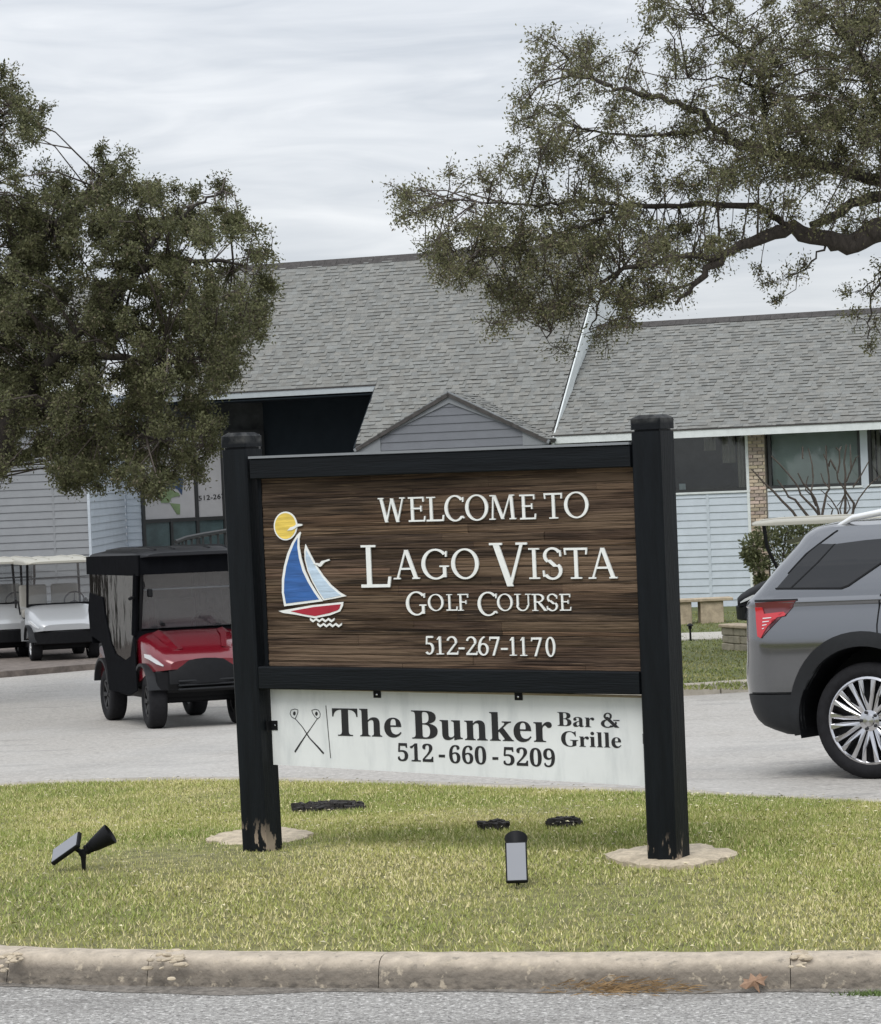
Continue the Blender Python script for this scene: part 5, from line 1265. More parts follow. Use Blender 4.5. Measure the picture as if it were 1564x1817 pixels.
# glass
S = lambda pts: [sv(x, y) for x, y in pts]
qw = S([(372, 522), (520, 360), (604, 240), (800, 214), (1010, 196), (1010, 300), (880, 395), (765, 480), (725, 510), (690, 521)])
shell('quarter_window', qw, 'privacy', suv, off=.004)
dw = S([(276, 522), (345, 425), (440, 300), (498, 238), (596, 240), (512, 360), (364, 522)])
shell('rear_side_glass', dw, 'privacy', suv, off=.004)
shell('window_seam', S([(362, 524), (512, 358), (596, 240), (606, 239), (520, 360), (374, 524)]), 'black_plastic', suv, off=.0065)
shell('window_seal', S([(268, 522), (690, 519), (735, 503), (1010, 296), (1010, 306), (740, 512), (694, 530), (268, 531)]), 'black_plastic', suv, off=.007)
shell('liftgate_seam', S([(330, 430), (425, 300), (500, 232), (590, 152), (598, 152), (508, 233), (432, 305), (338, 430)]), 'black_plastic', suv, off=.006)
x_d = sv(954, 700)[0]
for a, b in ((x_d+.10, x_d+1.0), (x_d+1.08, x_d+1.95)):
    f = min(b+.0, 2.6)
    shell('door_window', [(a, 1.31), (b, 1.31), (min(b, 2.25) if b > 1.6 else b, 1.45), (min(b, 1.88) if b > 1.6 else b, 1.62), (a, 1.62)], 'privacy', suv, off=.004)
shell('door_seam', S([(950, 560), (958, 560), (952, 640), (946, 760), (952, 830), (944, 830), (938, 760), (944, 640)]), 'black_plastic', suv, off=.003)
for xx in (x_d+1.05, x_d+2.1): shell('door_seam', [(xx, .62), (xx+.008, .62), (xx+.008, 1.3), (xx, 1.3)], 'black_plastic', suv, off=.003)
for xx in (x_d+.15, x_d+1.2): shell('door_handle', [(xx, 1.08), (xx+.2, 1.08), (xx+.2, 1.115), (xx, 1.115)], 'paint_grey', suv, off=.03, th=.03)
# belt crease
shell('belt_crease', S([(420, 604), (960, 600), (960, 640), (700, 640), (430, 634)]), 'paint_grey', suv, off=-.012, th=.01)
# tail lamp
tlm = shell('tail_lamp', S([(148, 618), (415, 603), (392, 640), (345, 702), (268, 718), (232, 790), (200, 845), (176, 832), (158, 720)]), 'tail_dark', suv, off=.006)
shell('tail_lamp_light_bar', S([(150, 640), (196, 640), (208, 690), (335, 676), (352, 690), (345, 702), (268, 718), (240, 770), (200, 845), (176, 832), (158, 720)]), 'tail_red', tlm, off=.012)
for k in range(4):
    y0 = 716+k*22; shell('tail_lamp_slit', S([(208, y0), (262-k*13, y0-4), (260-k*13, y0+1), (208, y0+6)]), 'silver_rail', tlm, off=.0155, cuts=2)
shell('tail_lamp_surround', S([(135, 600), (420, 592), (425, 602), (140, 612)]), 'black_plastic', suv, off=.004)
# bumper crease and reflector
shell('bumper_seam', [(sv(133, 1135)[0]-.05, .586), (-.47, .586), (-.47, .594), (sv(133, 1135)[0]-.05, .594)], 'black_plastic', suv, off=.004)
# spoiler, roof rails, mirror, lamps, exhaust
sp_ = MB(); 
sp_.loft([[(-.70, y*.9, 1.655-.04*abs(y)), (-.38, y, 1.722-.05*abs(y)**2), (-.36, y, 1.68-.05*abs(y)**2), (-.66, y*.9, 1.632-.04*abs(y))] for y in np.linspace(-.70, .70, 12)])
sp_.build('spoiler', 'paint_grey', suv, smooth=35)
for sd in (-1, 1):
    MB().tube([(-.30, sd*.655, 1.70), (-.16, sd*.66, 1.765), (.1, sd*.66, 1.80), (.8, sd*.65, 1.815), (1.5, sd*.63, 1.80), (1.75, sd*.62, 1.74)], [.015, .022, .024, .024, .022, .014], 10).build('roof_rail', 'silver_rail', suv, smooth=50)
    MB().loft([[(2.25+.1*k, sd*(.95+.03*j), 1.15+.0*k) for k, j in ((0, 0), (1, 0), (1, 6), (0, 7))], [(2.25+.1*k, sd*(.95+.03*j), 1.30) for k, j in ((0, 0), (1, 0), (1, 6), (0, 7))]]).build('mirror', 'paint_grey', suv, bevel=.02)
shell('headlight', [(3.45, .88), (3.85, .85), (3.85, .98), (3.5, 1.02)], 'headlight', suv, off=.006)
MB().loft([[(3.955, y, .5), (3.965, y, .95)] + [(3.93, y, .95), (3.93, y, .5)] for y in np.linspace(-.5, .5, 6)]).build('grille', 'black_plastic', suv)
MB().add and None
mbw = MB(); xf0, xf1 = secz(1.26)[1], secz(1.68)[1]
mbw.add([(xf0+.02, -.72, 1.26), (xf0+.02, .72, 1.26), (xf1+.02, .55, 1.68), (xf1+.02, -.55, 1.68)], [(0, 1, 2, 3)]); mbw.build('windscreen', 'privacy', suv)
mbw = MB(); xb0, xb1 = secz(1.26)[0], secz(1.62)[0]
mbw.add([(xb0-.012, -.66, 1.26), (xb0-.012, .66, 1.26), (xb1-.012, .55, 1.61), (xb1-.012, -.55, 1.61)], [(0, 3, 2, 1)]); mbw.build('rear_window', 'privacy', suv)
MB().box(-.99, -.94, -.26, .26, .80, .93).build('number_plate_recess', 'dark_cladding', suv)
for xx in (0, 3.02):
    for sd in (-1, 1): wheel(suv, xx, sd*.82, .392, .393, .294, .25, sd, 'chrome', 10, twin=True)
for xx in (0, 3.02): MB().tube([(xx, -.8, .38), (xx, .8, .38)], .05, 8).build('axle', 'black_plastic', suv)

# ------------------------------------------------------------------ golf carts
def cowl(parent, mt, st, name='cowl', sm=35):
    """front body lofted over stations (x, half width, z bottom, z top, crown)"""
    rings = []
    for x, w, zb_, zt_, cr in st:
        r = []
        for a in np.linspace(0, 180, 15):
            c, s_ = math.cos(rad(a)), math.sin(rad(a))
            r.append((x, w*math.copysign(abs(c)**.45, c), zt_-cr+cr*abs(s_)**.8))
        r += [(x, -w, zb_), (x, 0, zb_), (x, w, zb_)]
        rings.append(r)
    return MB().loft(rings).build(name, mt, parent, smooth=sm)
def side_panel(parent, name, pts, y, th, mt, M=None): return MB().prism(pts, y-th/2, y+th/2, M).build(name, mt, parent)
def golf_cart(label, loc, heading, paint, roof, zf, enclosed=False, group=None, wb=1.68, R=.235, lift=0.0, name='golf_cart', seat='seat', roof_z=1.80):
    c = empty(name); tag(c, label, 'golf cart', group); M = stand(c, loc, heading, zf)
    h = lift; tr_ = .49
    xf, xr_ = wb/2, -wb/2
    MB().box(xr_-.25, xf+.1, -.50, .50, .22+h, .34+h).build('chassis', 'black_plastic', c, bevel=.02)
    cw = cowl(c, paint, [(xf-.36, .60, .40+h, .98+h, .10), (xf-.20, .60, .42+h, .97+h, .12), (xf+.05, .59, .50+h, .90+h, .14), (xf+.25, .55, .54+h, .80+h, .14), (xf+.38, .48, .55+h, .72+h, .10), (xf+.44, .40, .56+h, .66+h, .06)])
    MB().loft([[(xf+.20, y*1.0, .30+h), (xf+.46-.14*(y/.55)**2, y, .33+h), (xf+.47-.14*(y/.55)**2, y, .545+h), (xf+.15, y, .54+h)] for y in np.linspace(-.54, .54, 11)]).build('front_bumper', 'black_plastic', c, bevel=.01)
    MB().box(xf-.40, xf-.34, -.56, .56, .38+h, 1.0+h).build('dash', 'black_plastic', c, bevel=.02)
    for sd in (-1, 1):
        hl = [(xf+.06, .605, .735+h), (xf+.20, .585, .725+h), (xf+.33, .535, .665+h), (xf+.40, .48, .615+h)]; hb = [(xf+.08, .605, .695+h), (xf+.20, .585, .675+h), (xf+.33, .535, .625+h), (xf+.40, .48, .60+h)]
        MB().loft([[(a[0], sd*a[1], a[2]), (a[0]-.05, sd*(a[1]-.06), a[2]), (b[0]-.05, sd*(b[1]-.06), b[2]), (b[0], sd*b[1], b[2])] for a, b in zip(hl, hb)]).build('headlight', 'headlight', c, smooth=50)
        for xx, rr in ((xf, .32), (xr_, .33)):
            MB().loft([[(xx+rr*math.cos(rad(a)), sd*.36, .30+h*.8+rr*math.sin(rad(a))), (xx+rr*math.cos(rad(a)), sd*.64, .30+h*.8+rr*math.sin(rad(a))), (xx+(rr+.03)*math.cos(rad(a)), sd*.64, .30+h*.8+(rr+.03)*math.sin(rad(a))), (xx+(rr+.03)*math.cos(rad(a)), sd*.36, .30+h*.8+(rr+.03)*math.sin(rad(a)))] for a in range(10, 175, 12)]).build('fender', 'dark_cladding', c, smooth=40)
    # rear body, seats
    cowl(c, paint, [(xr_-.42, .52, .42+h, .74+h, .06), (xr_-.30, .57, .40+h, .80+h, .06), (xr_+.30, .59, .40+h, .80+h, .06), (xr_+.62, .59, .34+h, .72+h, .05)], 'rear_body')
    st_ = MB().box(xr_+.05, xr_+.62, -.55, .55, .74+h, .88+h).build('seat_base', seat, c, bevel=.04, segs=3)
    for sd in (-1, 1): MB().box(xr_-.02, xr_+.12, sd*.28-.24, sd*.28+.24, .86+h, 1.30+h, Matrix.Identity(4)).build('seat_back', seat, c, bevel=.05, segs=3)
    MB().box(xr_-.55, xr_-.12, -.52, .52, .70+h, .80+h).build('bag_well', 'black_plastic', c, bevel=.02)
    # canopy
    zr0 = roof_z+h
    rf = cowl(c, roof, [(xr_-.52, .52, zr0+.015, zr0+.05, .03), (xr_-.44, .61, zr0, zr0+.08, .05), (xr_+.3, .63, zr0-.005, zr0+.11, .06), (xf-.2, .63, zr0-.005, zr0+.10, .06), (xf+.10, .61, zr0, zr0+.07, .05), (xf+.16, .54, zr0+.01, zr0+.045, .03)], 'roof', 40)
    for sd in (-1, 1):
        for yy in (.2, .42): MB().tube([(xr_-.35, sd*yy, zr0+.085), (xr_+.4, sd*yy, zr0+.108), (xf-.3, sd*yy, zr0+.10), (xf+.02, sd*yy, zr0+.075)], .018, 6).build('roof_ridge', roof, rf, smooth=50)
        MB().tube([(xf-.28, sd*.56, .95+h), (xf-.06, sd*.57, 1.45+h), (xf-.02, sd*.57, zr0+.03)], .022, 8).build('strut', 'black_plastic', c, smooth=50)
        MB().tube([(xr_-.05, sd*.56, .80+h), (xr_-.25, sd*.58, zr0+.03)], .022, 8).build('strut', 'black_plastic', c, smooth=50)
        MB().tube([(xr_+.12, sd*.60, .88+h), (xr_+.30, sd*.61, 1.03+h), (xr_+.52, sd*.60, 1.0+h), (xr_+.56, sd*.58, .80+h)], .016, 8).build('armrest', 'black_plastic', c, smooth=50)
    mb = MB(); mb.add([(xf-.27, -.54, 1.0+h), (xf-.27, .54, 1.0+h), (xf-.05, .55, zr0), (xf-.05, -.55, zr0)], [(0, 1, 2, 3)])
    ws = mb.build('windshield', 'windshield', c)
    MB().tube([(xf-.155, -.55, 1.44+h), (xf-.155, .55, 1.44+h)], .012, 6).build('windshield_hinge', 'trim_grey', ws)
    MSW_ = Matrix.Translation((xf-.52, .28, 1.03+h)) @ Matrix.Rotation(rad(-58), 4, 'Y')
    mb = MB(); mb.tube([(.17*math.cos(a), .17*math.sin(a), 0) for a in np.linspace(0, 2*math.pi, 25)], .013, 6, MSW_)
    for a in (0, 2.1, 4.2): mb.tube([(0, 0, -.02), (.17*math.cos(a), .17*math.sin(a), 0)], .010, 5, MSW_)
    mb.build('steering_wheel', 'black_plastic', c, smooth=50)
    MB().tube([(xf-.50, .28, 1.0+h), (xf-.30, .28, .75+h)], .02, 6).build('steering_column', 'black_plastic', c)
    for sd in (-1, 1):
        wheel(c, xf, sd*tr_, R, R, R*.56, .20 if enclosed else .19, sd, 'alloy_dark' if enclosed else 'silver_rail', 6, steer=0 if not enclosed else -4)
        wheel(c, xr_, sd*tr_, R, R, R*.56, .20 if enclosed else .19, sd, 'alloy_dark' if enclosed else 'silver_rail', 6)
    for xx in (xf, xr_): MB().tube([(xx, -tr_+.08, R), (xx, tr_-.08, R)], .035, 6).build('axle', 'black_plastic', c)
    return c, M
# red enclosed cart
hang = rad(20)
rl_ = on_ground(188, 1281, zr); fl_ = on_ground(281, 1292, zr)
hd2 = Vector((math.sin(hang), -math.cos(hang), 0)); sdv = Vector((math.cos(hang), math.sin(hang), 0))
WB = 1.95
ctr = fl_ - hd2*(WB/2) + sdv*.46
red, MRD = golf_cart('red golf cart in a black weather enclosure behind the left post', (ctr.x, ctr.y), hd2, 'cart_red', 'cart_roof_black', zr, enclosed=True, wb=WB, R=.305, lift=.10, seat='seat_dark')
xf, xr_ = WB/2, -WB/2; zr0 = 1.90
# canvas enclosure
for sd in (-1, 1):
    y = sd*.635
    sk = side_panel(red, 'canvas_skirt', [(xf-.50, .36), (xf-.18, .42), (xf-.20, .98), (xf-.24, 1.05), (xf-.30, .98), (xf-.42, .80), (xf-.70, .74), (xf-1.15, .80), (xf-1.35, .92), (xf-1.50, 1.10), (xf-1.62, 1.28), (xf-1.68, 1.45), (xr_-.40, 1.50), (xr_-.50, 1.30), (xr_-.44, 1.0), (xr_+.12, .92), (xr_+.36, .66), (xr_+.42, .38)], y, .012, 'cart_black')
    side_panel(red, 'canvas_valance', [(xr_-.50, 1.72), (xf+.10, 1.70), (xf+.10, 1.93), (xr_-.50, 1.93)], y, .016, 'cart_black')
    wn = MB(); pts = [(xr_-.42, 1.48), (xf-1.68, 1.44), (xf-1.62, 1.27), (xf-1.50, 1.09), (xf-1.35, .91), (xf-1.15, .79), (xf-.70, .73), (xf-.42, .79), (xf-.28, 1.0), (xf-.08, 1.72), (xr_-.42, 1.73)]
    side_panel(red, 'clear_vinyl_window', pts, y-sd*.008, .003, 'clear_vinyl')
    MB().tube([(xf-.24, sd*.63, 1.04), (xf-.06, sd*.63, 1.72)], .035, 6).build('canvas_post', 'cart_black', red)
    for k in range(5):
        xx = xr_-.1+k*.33; MB().tube([(xx, y-sd*.012, 1.72), (xx+.03, y-sd*.02, 1.4), (xx-.02, y-sd*.012, 1.15)], .006, 4).build('vinyl_fold', 'cart_black', red)
mb = MB(); mb.box(xf-.02, xf+.02, -.62, .62, 1.71, 1.93, Matrix.Translation((.07, 0, 0))); mb.build('canvas_valance', 'cart_black', red)
MB().prism([(-.64, .99), (.64, .99), (.60, 1.08), (-.60, 1.08)], xf-.245, xf-.225, Matrix.Rotation(rad(90), 4, 'Z') @ Matrix.Scale(-1, 4, (0, 1, 0))).build('canvas_strip', 'cart_black', red)
MB().box(xr_-.46, xr_-.44, -.62, .62, .9, 1.93).build('canvas_rear', 'cart_black', red)
MB().loft([[(xf+.30-.10*(y/.5)**2, y, .80), (xf+.455-.10*(y/.5)**2, y, .765-.05*(y/.44)**2), (xf+.50-.10*(y/.5)**2, y, .62), (xf+.51-.10*(y/.5)**2, y, .50), (xf+.40-.1*(y/.5)**2, y, .40)] for y in np.linspace(-.42, .42, 9)]).build('grille_panel', 'black_plastic', red, smooth=30)
for sd in (-1, 1):
    MB().loft([[(xf-.18, sd*.30, 1.065), (xf-.18, sd*.44, 1.05), (xf-.18, sd*.37, 1.085)], [(xf+.06, sd*.28, 1.015), (xf+.06, sd*.42, .99), (xf+.06, sd*.35, 1.03)], [(xf+.30, sd*.22, .885), (xf+.30, sd*.36, .85), (xf+.30, sd*.28, .89)]]).build('hood_ridge', 'cart_red', red, smooth=30)
for k in range(3): MB().box(xf+.43, xf+.50, -.33, .33, .43+k*.045, .45+k*.045).build('grille_bar', 'dark_cladding', red, bevel=.005)
MB().box(-.05, .05, -.02, .02, -.02, .02, Matrix.Translation((xf-.24, -.30, 1.14))).build('windshield_clip', 'black_plastic', red, bevel=.01)
MB().tube([(xf-.1, -.66, 1.46), (xf-.02, -.72, 1.45)], .02, 6).build('mirror_arm', 'black_plastic', red)
MB().box(-.06, .06, -.02, .02, -.04, .05, Matrix.Translation((xf+.02, -.50, 1.50))).build('mirror', 'black_plastic', red, bevel=.01)
# silver carts on the left apron
def cart_at(u, v, ang, label, paint, roof, zf, group, wb=1.66, **kw):
    p = on_ground(u, v, zf); hv = Vector((math.sin(rad(ang)), -math.cos(rad(ang)), 0)); sv_ = Vector((math.cos(rad(ang)), math.sin(rad(ang)), 0))
    ce = p - hv*(wb/2)+sv_*.49
    return golf_cart(label, (ce.x, ce.y), hv, paint, roof, zf, group=group, wb=wb, lift=-.04, roof_z=1.68, R=.225, **kw)
G_ = 'silver carts parked by the grey wing'
cart_at(64, 1173, 16, 'silver golf cart with clear windshield parked beside the red cart', 'cart_silver', 'cart_roof_cream', za, G_)
cart_at(-40, 1171, 16, 'silver golf cart cut off by the left picture edge', 'cart_silver', 'cart_roof_cream', za, G_)
# cart beyond the SUV: faces left
p = at_depth(1455, 1120, 44.5)
hv = Vector((-1, .10, 0)).normalized()
golf_cart('white-roofed golf cart mostly hidden behind the grey suv', (p.x, p.y), hv, 'black_plastic', 'cart_roof_cream', zl, wb=1.66, seat='seat')

# ================================================================== trees and shrubs
def in_poly(pts, x, y):
    c = False; j = len(pts)-1
    for i in range(len(pts)):
        if (pts[i][1] > y) != (pts[j][1] > y) and x < (pts[j][0]-pts[i][0])*(y-pts[i][1])/(pts[j][1]-pts[i][1])+pts[i][0]: c = not c
        j = i
    return c
def leaf_mesh(name, centers, dirs, lens, cols, r, wide=.45):
    n = len(centers); d = dirs/np.linalg.norm(dirs, axis=1)[:, None]
    s_ = np.cross(d, r.normal(size=(n, 3))); s_ /= np.linalg.norm(s_, axis=1)[:, None]+1e-9
    nn = np.cross(d, s_); l = lens[:, None]
    v = np.empty((n, 4, 3)); v[:, 0] = centers; v[:, 1] = centers+d*l*.5+s_*l*wide*.5+nn*l*.10; v[:, 2] = centers+d*l; v[:, 3] = centers+d*l*.5-s_*l*wide*.5+nn*l*.10
    return np_mesh(name, v.reshape(-1, 3), np.arange(n*4).reshape(-1, 4), np.repeat(cols, 4, 0))
def tubes_np(segs, nside=4):
    """segs: list of (p0,p1,r0,r1) -> one mesh"""
    P0 = np.array([a[0] for a in segs]); P1 = np.array([a[1] for a in segs]); R0 = np.array([a[2] for a in segs]); R1 = np.array([a[3] for a in segs])
    t = P1-P0; t /= np.linalg.norm(t, axis=1)[:, None]+1e-9
    a = np.where(np.abs(t[:, 2:3]) < .9, np.array([[0, 0, 1.]]), np.array([[1., 0, 0]])); x = np.cross(a, t); x /= np.linalg.norm(x, axis=1)[:, None]; y = np.cross(t, x)
    n = len(segs); v = np.empty((n, 2*nside, 3))
    for k in range(nside):
        an = 2*math.pi*k/nside; o = x*math.cos(an)+y*math.sin(an)
        v[:, k] = P0+o*R0[:, None]; v[:, nside+k] = P1+o*R1[:, None]
    f = np.array([(k, (k+1) % nside, nside+(k+1) % nside, nside+k) for k in range(nside)])
    F = (np.arange(n)[:, None, None]*2*nside+f[None]).reshape(-1, 4)
    return v.reshape(-1, 3), F
def oak(name, label, depth, base, limbs, outline, holes, spacing, nleaf, leaf_len, spread, dens_fn, pal, seed, droop=.25, extra=(), loose=.19, rs=1.0):
    r = np.random.default_rng(seed); rr = random.Random(seed)
    root = empty(name, base); tag(root, label, 'tree'); off = np.array(tuple(base))
    skel = []           # points on limbs for attaching twigs
    mb = MB()
    for li, (pts, r0, r1) in enumerate(limbs):
        q = [at_depth(u, v, depth+dy) for u, v, dy in pts]
        # smooth the polyline
        P = np.array([tuple(p) for p in q]); m_ = max(6, len(P)*4); tt = np.linspace(0, len(P)-1, m_)
        sm = np.stack([np.interp(tt, np.arange(len(P)), P[:, k]) for k in range(3)], 1)
        for _ in range(3): sm[1:-1] = (sm[:-2]+2*sm[1:-1]+sm[2:])/4
        sm[1:-1] += r.normal(0, .018, (m_-2, 3))
        rads = np.linspace(r0, r1, m_)*(1+r.normal(0, .05, m_))
        mb.tube([tuple(p-off) for p in sm], list(rads), 9)
        for p, q_ in zip(sm, rads): skel.append((p, q_))
    mb.build('trunk', 'bark', root, smooth=60)
    SK = np.array([s_[0] for s_ in skel])
    px_sk = [(p_[0], p_[1]) for l_ in limbs for p_ in l_[0]]
    # clump centres inside the outline
    us = [p[0] for p in outline]; vs = [p[1] for p in outline]; cl = []
    tries = 0; px_m = F_PX/depth
    area = (max(us)-min(us))*(max(vs)-min(vs))
    n_try = int(area/(spacing**2)*2.6)
    for _ in range(n_try):
        u, v = rr.uniform(min(us), max(us)), rr.uniform(min(vs), max(vs))
        if not in_poly(outline, u, v): continue
        if u > 0 and not all(in_poly(outline, u+a*spacing*.55, v+b*spacing*.55) for a, b in ((1, 0), (-1, 0), (0, 1), (0, -1))) and rr.random() < .5: continue
        d_ = dens_fn(u, v)
        if -30 < u and v < 300 and min(math.hypot(u-sk_u, v-sk_v) for sk_u, sk_v in px_sk) > 95: continue
        if rr.random() > d_: continue
        if any((u-a)**2+(v-b)**2 < c*c for a, b, c in holes) and rr.random() < .93: continue
        cl.append((u, v, rr.gauss(0, spread), spacing*rs*rr.uniform(.6, 1.05)))
    cl += list(extra)
    segs = []; LC = []; LD = []; LT = []
    for (u, v, dy, rp) in cl:
        c = np.array(tuple(at_depth(u, v, depth+dy))); Rm = rp/px_m
        dq = np.sqrt(((SK-c)**2).sum(1)); near = np.argsort(dq)[:6]; near = near[dq[near] < dq[near[0]]*1.25+.05]; a = SK[int(r.choice(near))]
        mid = (a*.45+c*.55)+np.array([0, 0, .12])*np.linalg.norm(c-a)*.5+r.normal(0, .05, 3)
        L_ = np.linalg.norm(c-a); rb_ = min(.015, .0045+.005*L_)
        segs += [(a-off, mid-off, rb_, rb_*.7), (mid-off, c-off, rb_*.7, .006)]
        bd = (c-mid)/(np.linalg.norm(c-mid)+1e-6)
        for k in range(int(7+rr.random()*3)):
            d = r.normal(size=3)+bd*.7; d[2] += .15-droop*rr.random(); d /= np.linalg.norm(d)
            ln = Rm*rr.uniform(.55, 1.25); p0 = c+r.normal(0, .05, 3)*Rm*2; p1 = p0+d*ln*.55; d2 = d+r.normal(0, .35, 3); d2[2] -= droop*.5; d2 /= np.linalg.norm(d2); p2 = p1+d2*ln*.45
            segs += [(p0-off, p1-off, .0055, .004), (p1-off, p2-off, .004, .0025)]
            nl = int(nleaf*rr.uniform(.6, 1.4))
            t = r.random(nl)**.75
            pos = np.where(t[:, None] < .55, p0+(p1-p0)*(t[:, None]/.55), p1+(p2-p1)*((t[:, None]-.55)/.45))
            pos = pos+r.normal(0, Rm*loose, (nl, 3))
            dd = r.normal(size=(nl, 3))+d*.6
            LC.append(pos-off); LD.append(dd); LT.append(np.full(nl, rr.random()))
    LC = np.concatenate(LC); LD = np.concatenate(LD); LT = np.concatenate(LT); n = len(LC)
    w = np.clip(LT+r.normal(0, .22, n), 0, 1)[:, None]
    cols = np.array(pal[0])*(1-w)+np.array(pal[1])*w
    br = r.random(n) < .05; cols[br] = np.array(pal[2])
    cols *= r.uniform(.7, 1.3, n)[:, None]
    me = leaf_mesh('crown', LC, LD, leaf_len*r.uniform(.6, 1.25, n), cols, r)
    link_mesh('crown', me, 'leaf', root)
    V, F = tubes_np(segs)
    link_mesh('twigs', np_mesh('twigs', V, F), 'twig', root)
    return n
# ---- left live oak
DL = 37.0
baseL = at_depth(-95, 1170, DL); baseL.z = zr(DL)-.05
outL = [(-520, 150), (-300, 20), (-120, 40), (0, 118), (22, 150), (42, 178), (92, 180), (80, 225), (50, 262), (38, 290), (100, 300), (150, 300), (165, 265), (205, 250), (232, 280), (248, 318), (300, 330), (345, 318), (385, 305), (432, 342), (440, 395), (462, 415), (500, 436), (488, 490), (492, 560), (474, 612), (440, 600), (425, 650), (432, 690), (372, 705), (372, 745), (402, 765), (388, 810), (340, 856), (280, 872), (215, 866), (140, 872), (105, 858), (60, 840), (0, 835), (-160, 850), (-420, 760), (-560, 480)]
def densL(u, v):
    if u < -30: return .40
    if v < 330: return .70
    if v > 430 and u < 420: return 1.0
    return .85
limbsL = [([(-95, 1172, 0), (-90, 1050, 0), (-70, 950, 0), (-60, 860, .1)], .26, .20), ([(-60, 870, .1), (-15, 845, 0), (6, 815, -.2), (4, 770, -.3), (40, 700, -.4), (110, 620, -.3)], .14, .07), ([(-60, 860, .1), (-80, 700, .4), (-30, 560, .2), (60, 440, 0), (140, 360, 0), (190, 300, 0)], .17, .03),
          ([(110, 620, -.3), (190, 540, -.2), (250, 480, 0), (300, 455, 0), (350, 460, .1), (430, 470, .1)], .075, .018), ([(250, 480, 0), (262, 440, 0), (300, 400, .1), (370, 350, .1), (400, 340, 0)], .045, .012), ([(110, 620, -.3), (220, 640, -.6), (320, 640, -.5), (420, 620, -.3)], .06, .012), ([(40, 700, -.4), (150, 740, -.6), (260, 780, -.5), (360, 790, -.4)], .06, .012), ([(-80, 700, .4), (-200, 520, .5), (-330, 380, .3)], .12, .04), ([(-30, 560, .2), (-60, 400, .5), (-40, 250, .3), (20, 190, .1)], .08, .012)]
holesL = [(352, 452, 26), (392, 432, 24), (330, 440, 16), (215, 460, 10), (440, 640, 20), (420, 460, 14), (130, 290, 14), (60, 300, 12)]
palL = [(.082, .090, .040), (.172, .175, .088), (.21, .18, .12)]
nL = oak('live_oak', 'dense dark live oak hanging over the left side of the picture', DL, baseL, limbsL, outL, holesL, 30, 44, .050, 1.25, densL, palL, 21, loose=.21, rs=1.08)
# ---- right live oak
DR = 36.0
baseR = at_depth(1880, 1190, DR); baseR.z = zr(DR)
outR = [(1142, -60), (1140, 10), (1122, 48), (1112, 92), (1130, 128), (1088, 128), (1066, 96), (1045, 46), (1030, 58), (1005, 78), (962, 58), (940, 118), (912, 190), (922, 240), (918, 270), (862, 262), (838, 300), (780, 300), (705, 345), (716, 392), (752, 405), (738, 448), (782, 478), (772, 565), (800, 585), (818, 520), (862, 520), (866, 592), (900, 580), (930, 540), (955, 625), (990, 640), (1014, 575), (1045, 605), (1112, 592), (1120, 560), (1190, 548), (1226, 500), (1272, 478), (1330, 428), (1400, 400), (1450, 405), (1500, 420), (1564, 372), (1700, 350), (1900, 420), (2100, 300), (2050, -100), (1800, -260), (1400, -220)]
def densR(u, v):
    if u > 1600 or v < -20: return .22
    if u > 1330 and v < 330: return 1.0
    if v > 400: return .80 if u > 820 else .6
    if u < 860: return .5
    if v < 200: return .36
    return .45
limbsR = [([(1880, 1195, 0), (1870, 1000, 0), (1850, 800, 0), (1800, 640, 0)], .34, .26), ([(1800, 640, 0), (1690, 480, 0), (1600, 400, -.1), (1545, 410, -.1), (1511, 440, -.1), (1466, 421, -.1), (1392, 404, -.15), (1347, 421, -.2), (1279, 452, -.3), (1245, 497, -.3), (1200, 540, -.3)], .20, .022),
          ([(1466, 418, -.1), (1420, 405, 0), (1381, 390, 0), (1350, 365, .1), (1245, 362, .2), (1150, 362, .2), (1087, 366, .1), (1040, 352, 0), (991, 362, 0), (900, 362, -.1), (793, 356, -.1)], .055, .010), ([(1087, 366, .1), (1060, 395, .1), (1000, 410, 0), (900, 440, 0), (820, 470, 0)], .030, .008),
          ([(1700, 480, 0), (1600, 330, .3), (1510, 365, .2), (1440, 400, .1)], .10, .05), ([(1600, 330, .3), (1480, 300, .3), (1375, 271, .2), (1313, 262, .1), (1268, 226, 0), (1234, 192, 0), (1177, 175, 0), (1098, 158, -.1), (1053, 141, -.1), (990, 120, -.1)], .085, .010),
          ([(1375, 271, .2), (1356, 200, .1), (1353, 158, .1), (1330, 113, 0), (1290, 62, 0), (1230, 20, 0)], .04, .008), ([(1268, 226, 0), (1180, 240, .1), (1090, 240, 0), (1000, 220, 0)], .03, .008), ([(1353, 158, .1), (1300, 138, 0), (1200, 140, 0)], .022, .007),
          ([(1279, 452, -.3), (1200, 455, -.4), (1100, 480, -.4), (1000, 540, -.3), (970, 600, -.3)], .045, .008), ([(1100, 480, -.4), (1060, 540, -.4), (1050, 590, -.4)], .02, .007), ([(1800, 640, 0), (1780, 400, .4), (1700, 150, .5), (1560, 0, .4)], .2, .05), ([(1600, 330, .3), (1560, 180, .3), (1500, 60, .2)], .06, .015), ([(1470, 425, -.1), (1440, 470, -.1), (1400, 490, -.1)], .018, .007), ([(1240, 497, -.3), (1180, 520, -.3), (1100, 560, -.3)], .02, .007), ([(1690, 480, 0), (1620, 450, .1), (1570, 480, .2), (1545, 530, .2), (1540, 600, .2)], .03, .007), ([(1570, 480, .2), (1520, 520, .2)], .012, .006)]
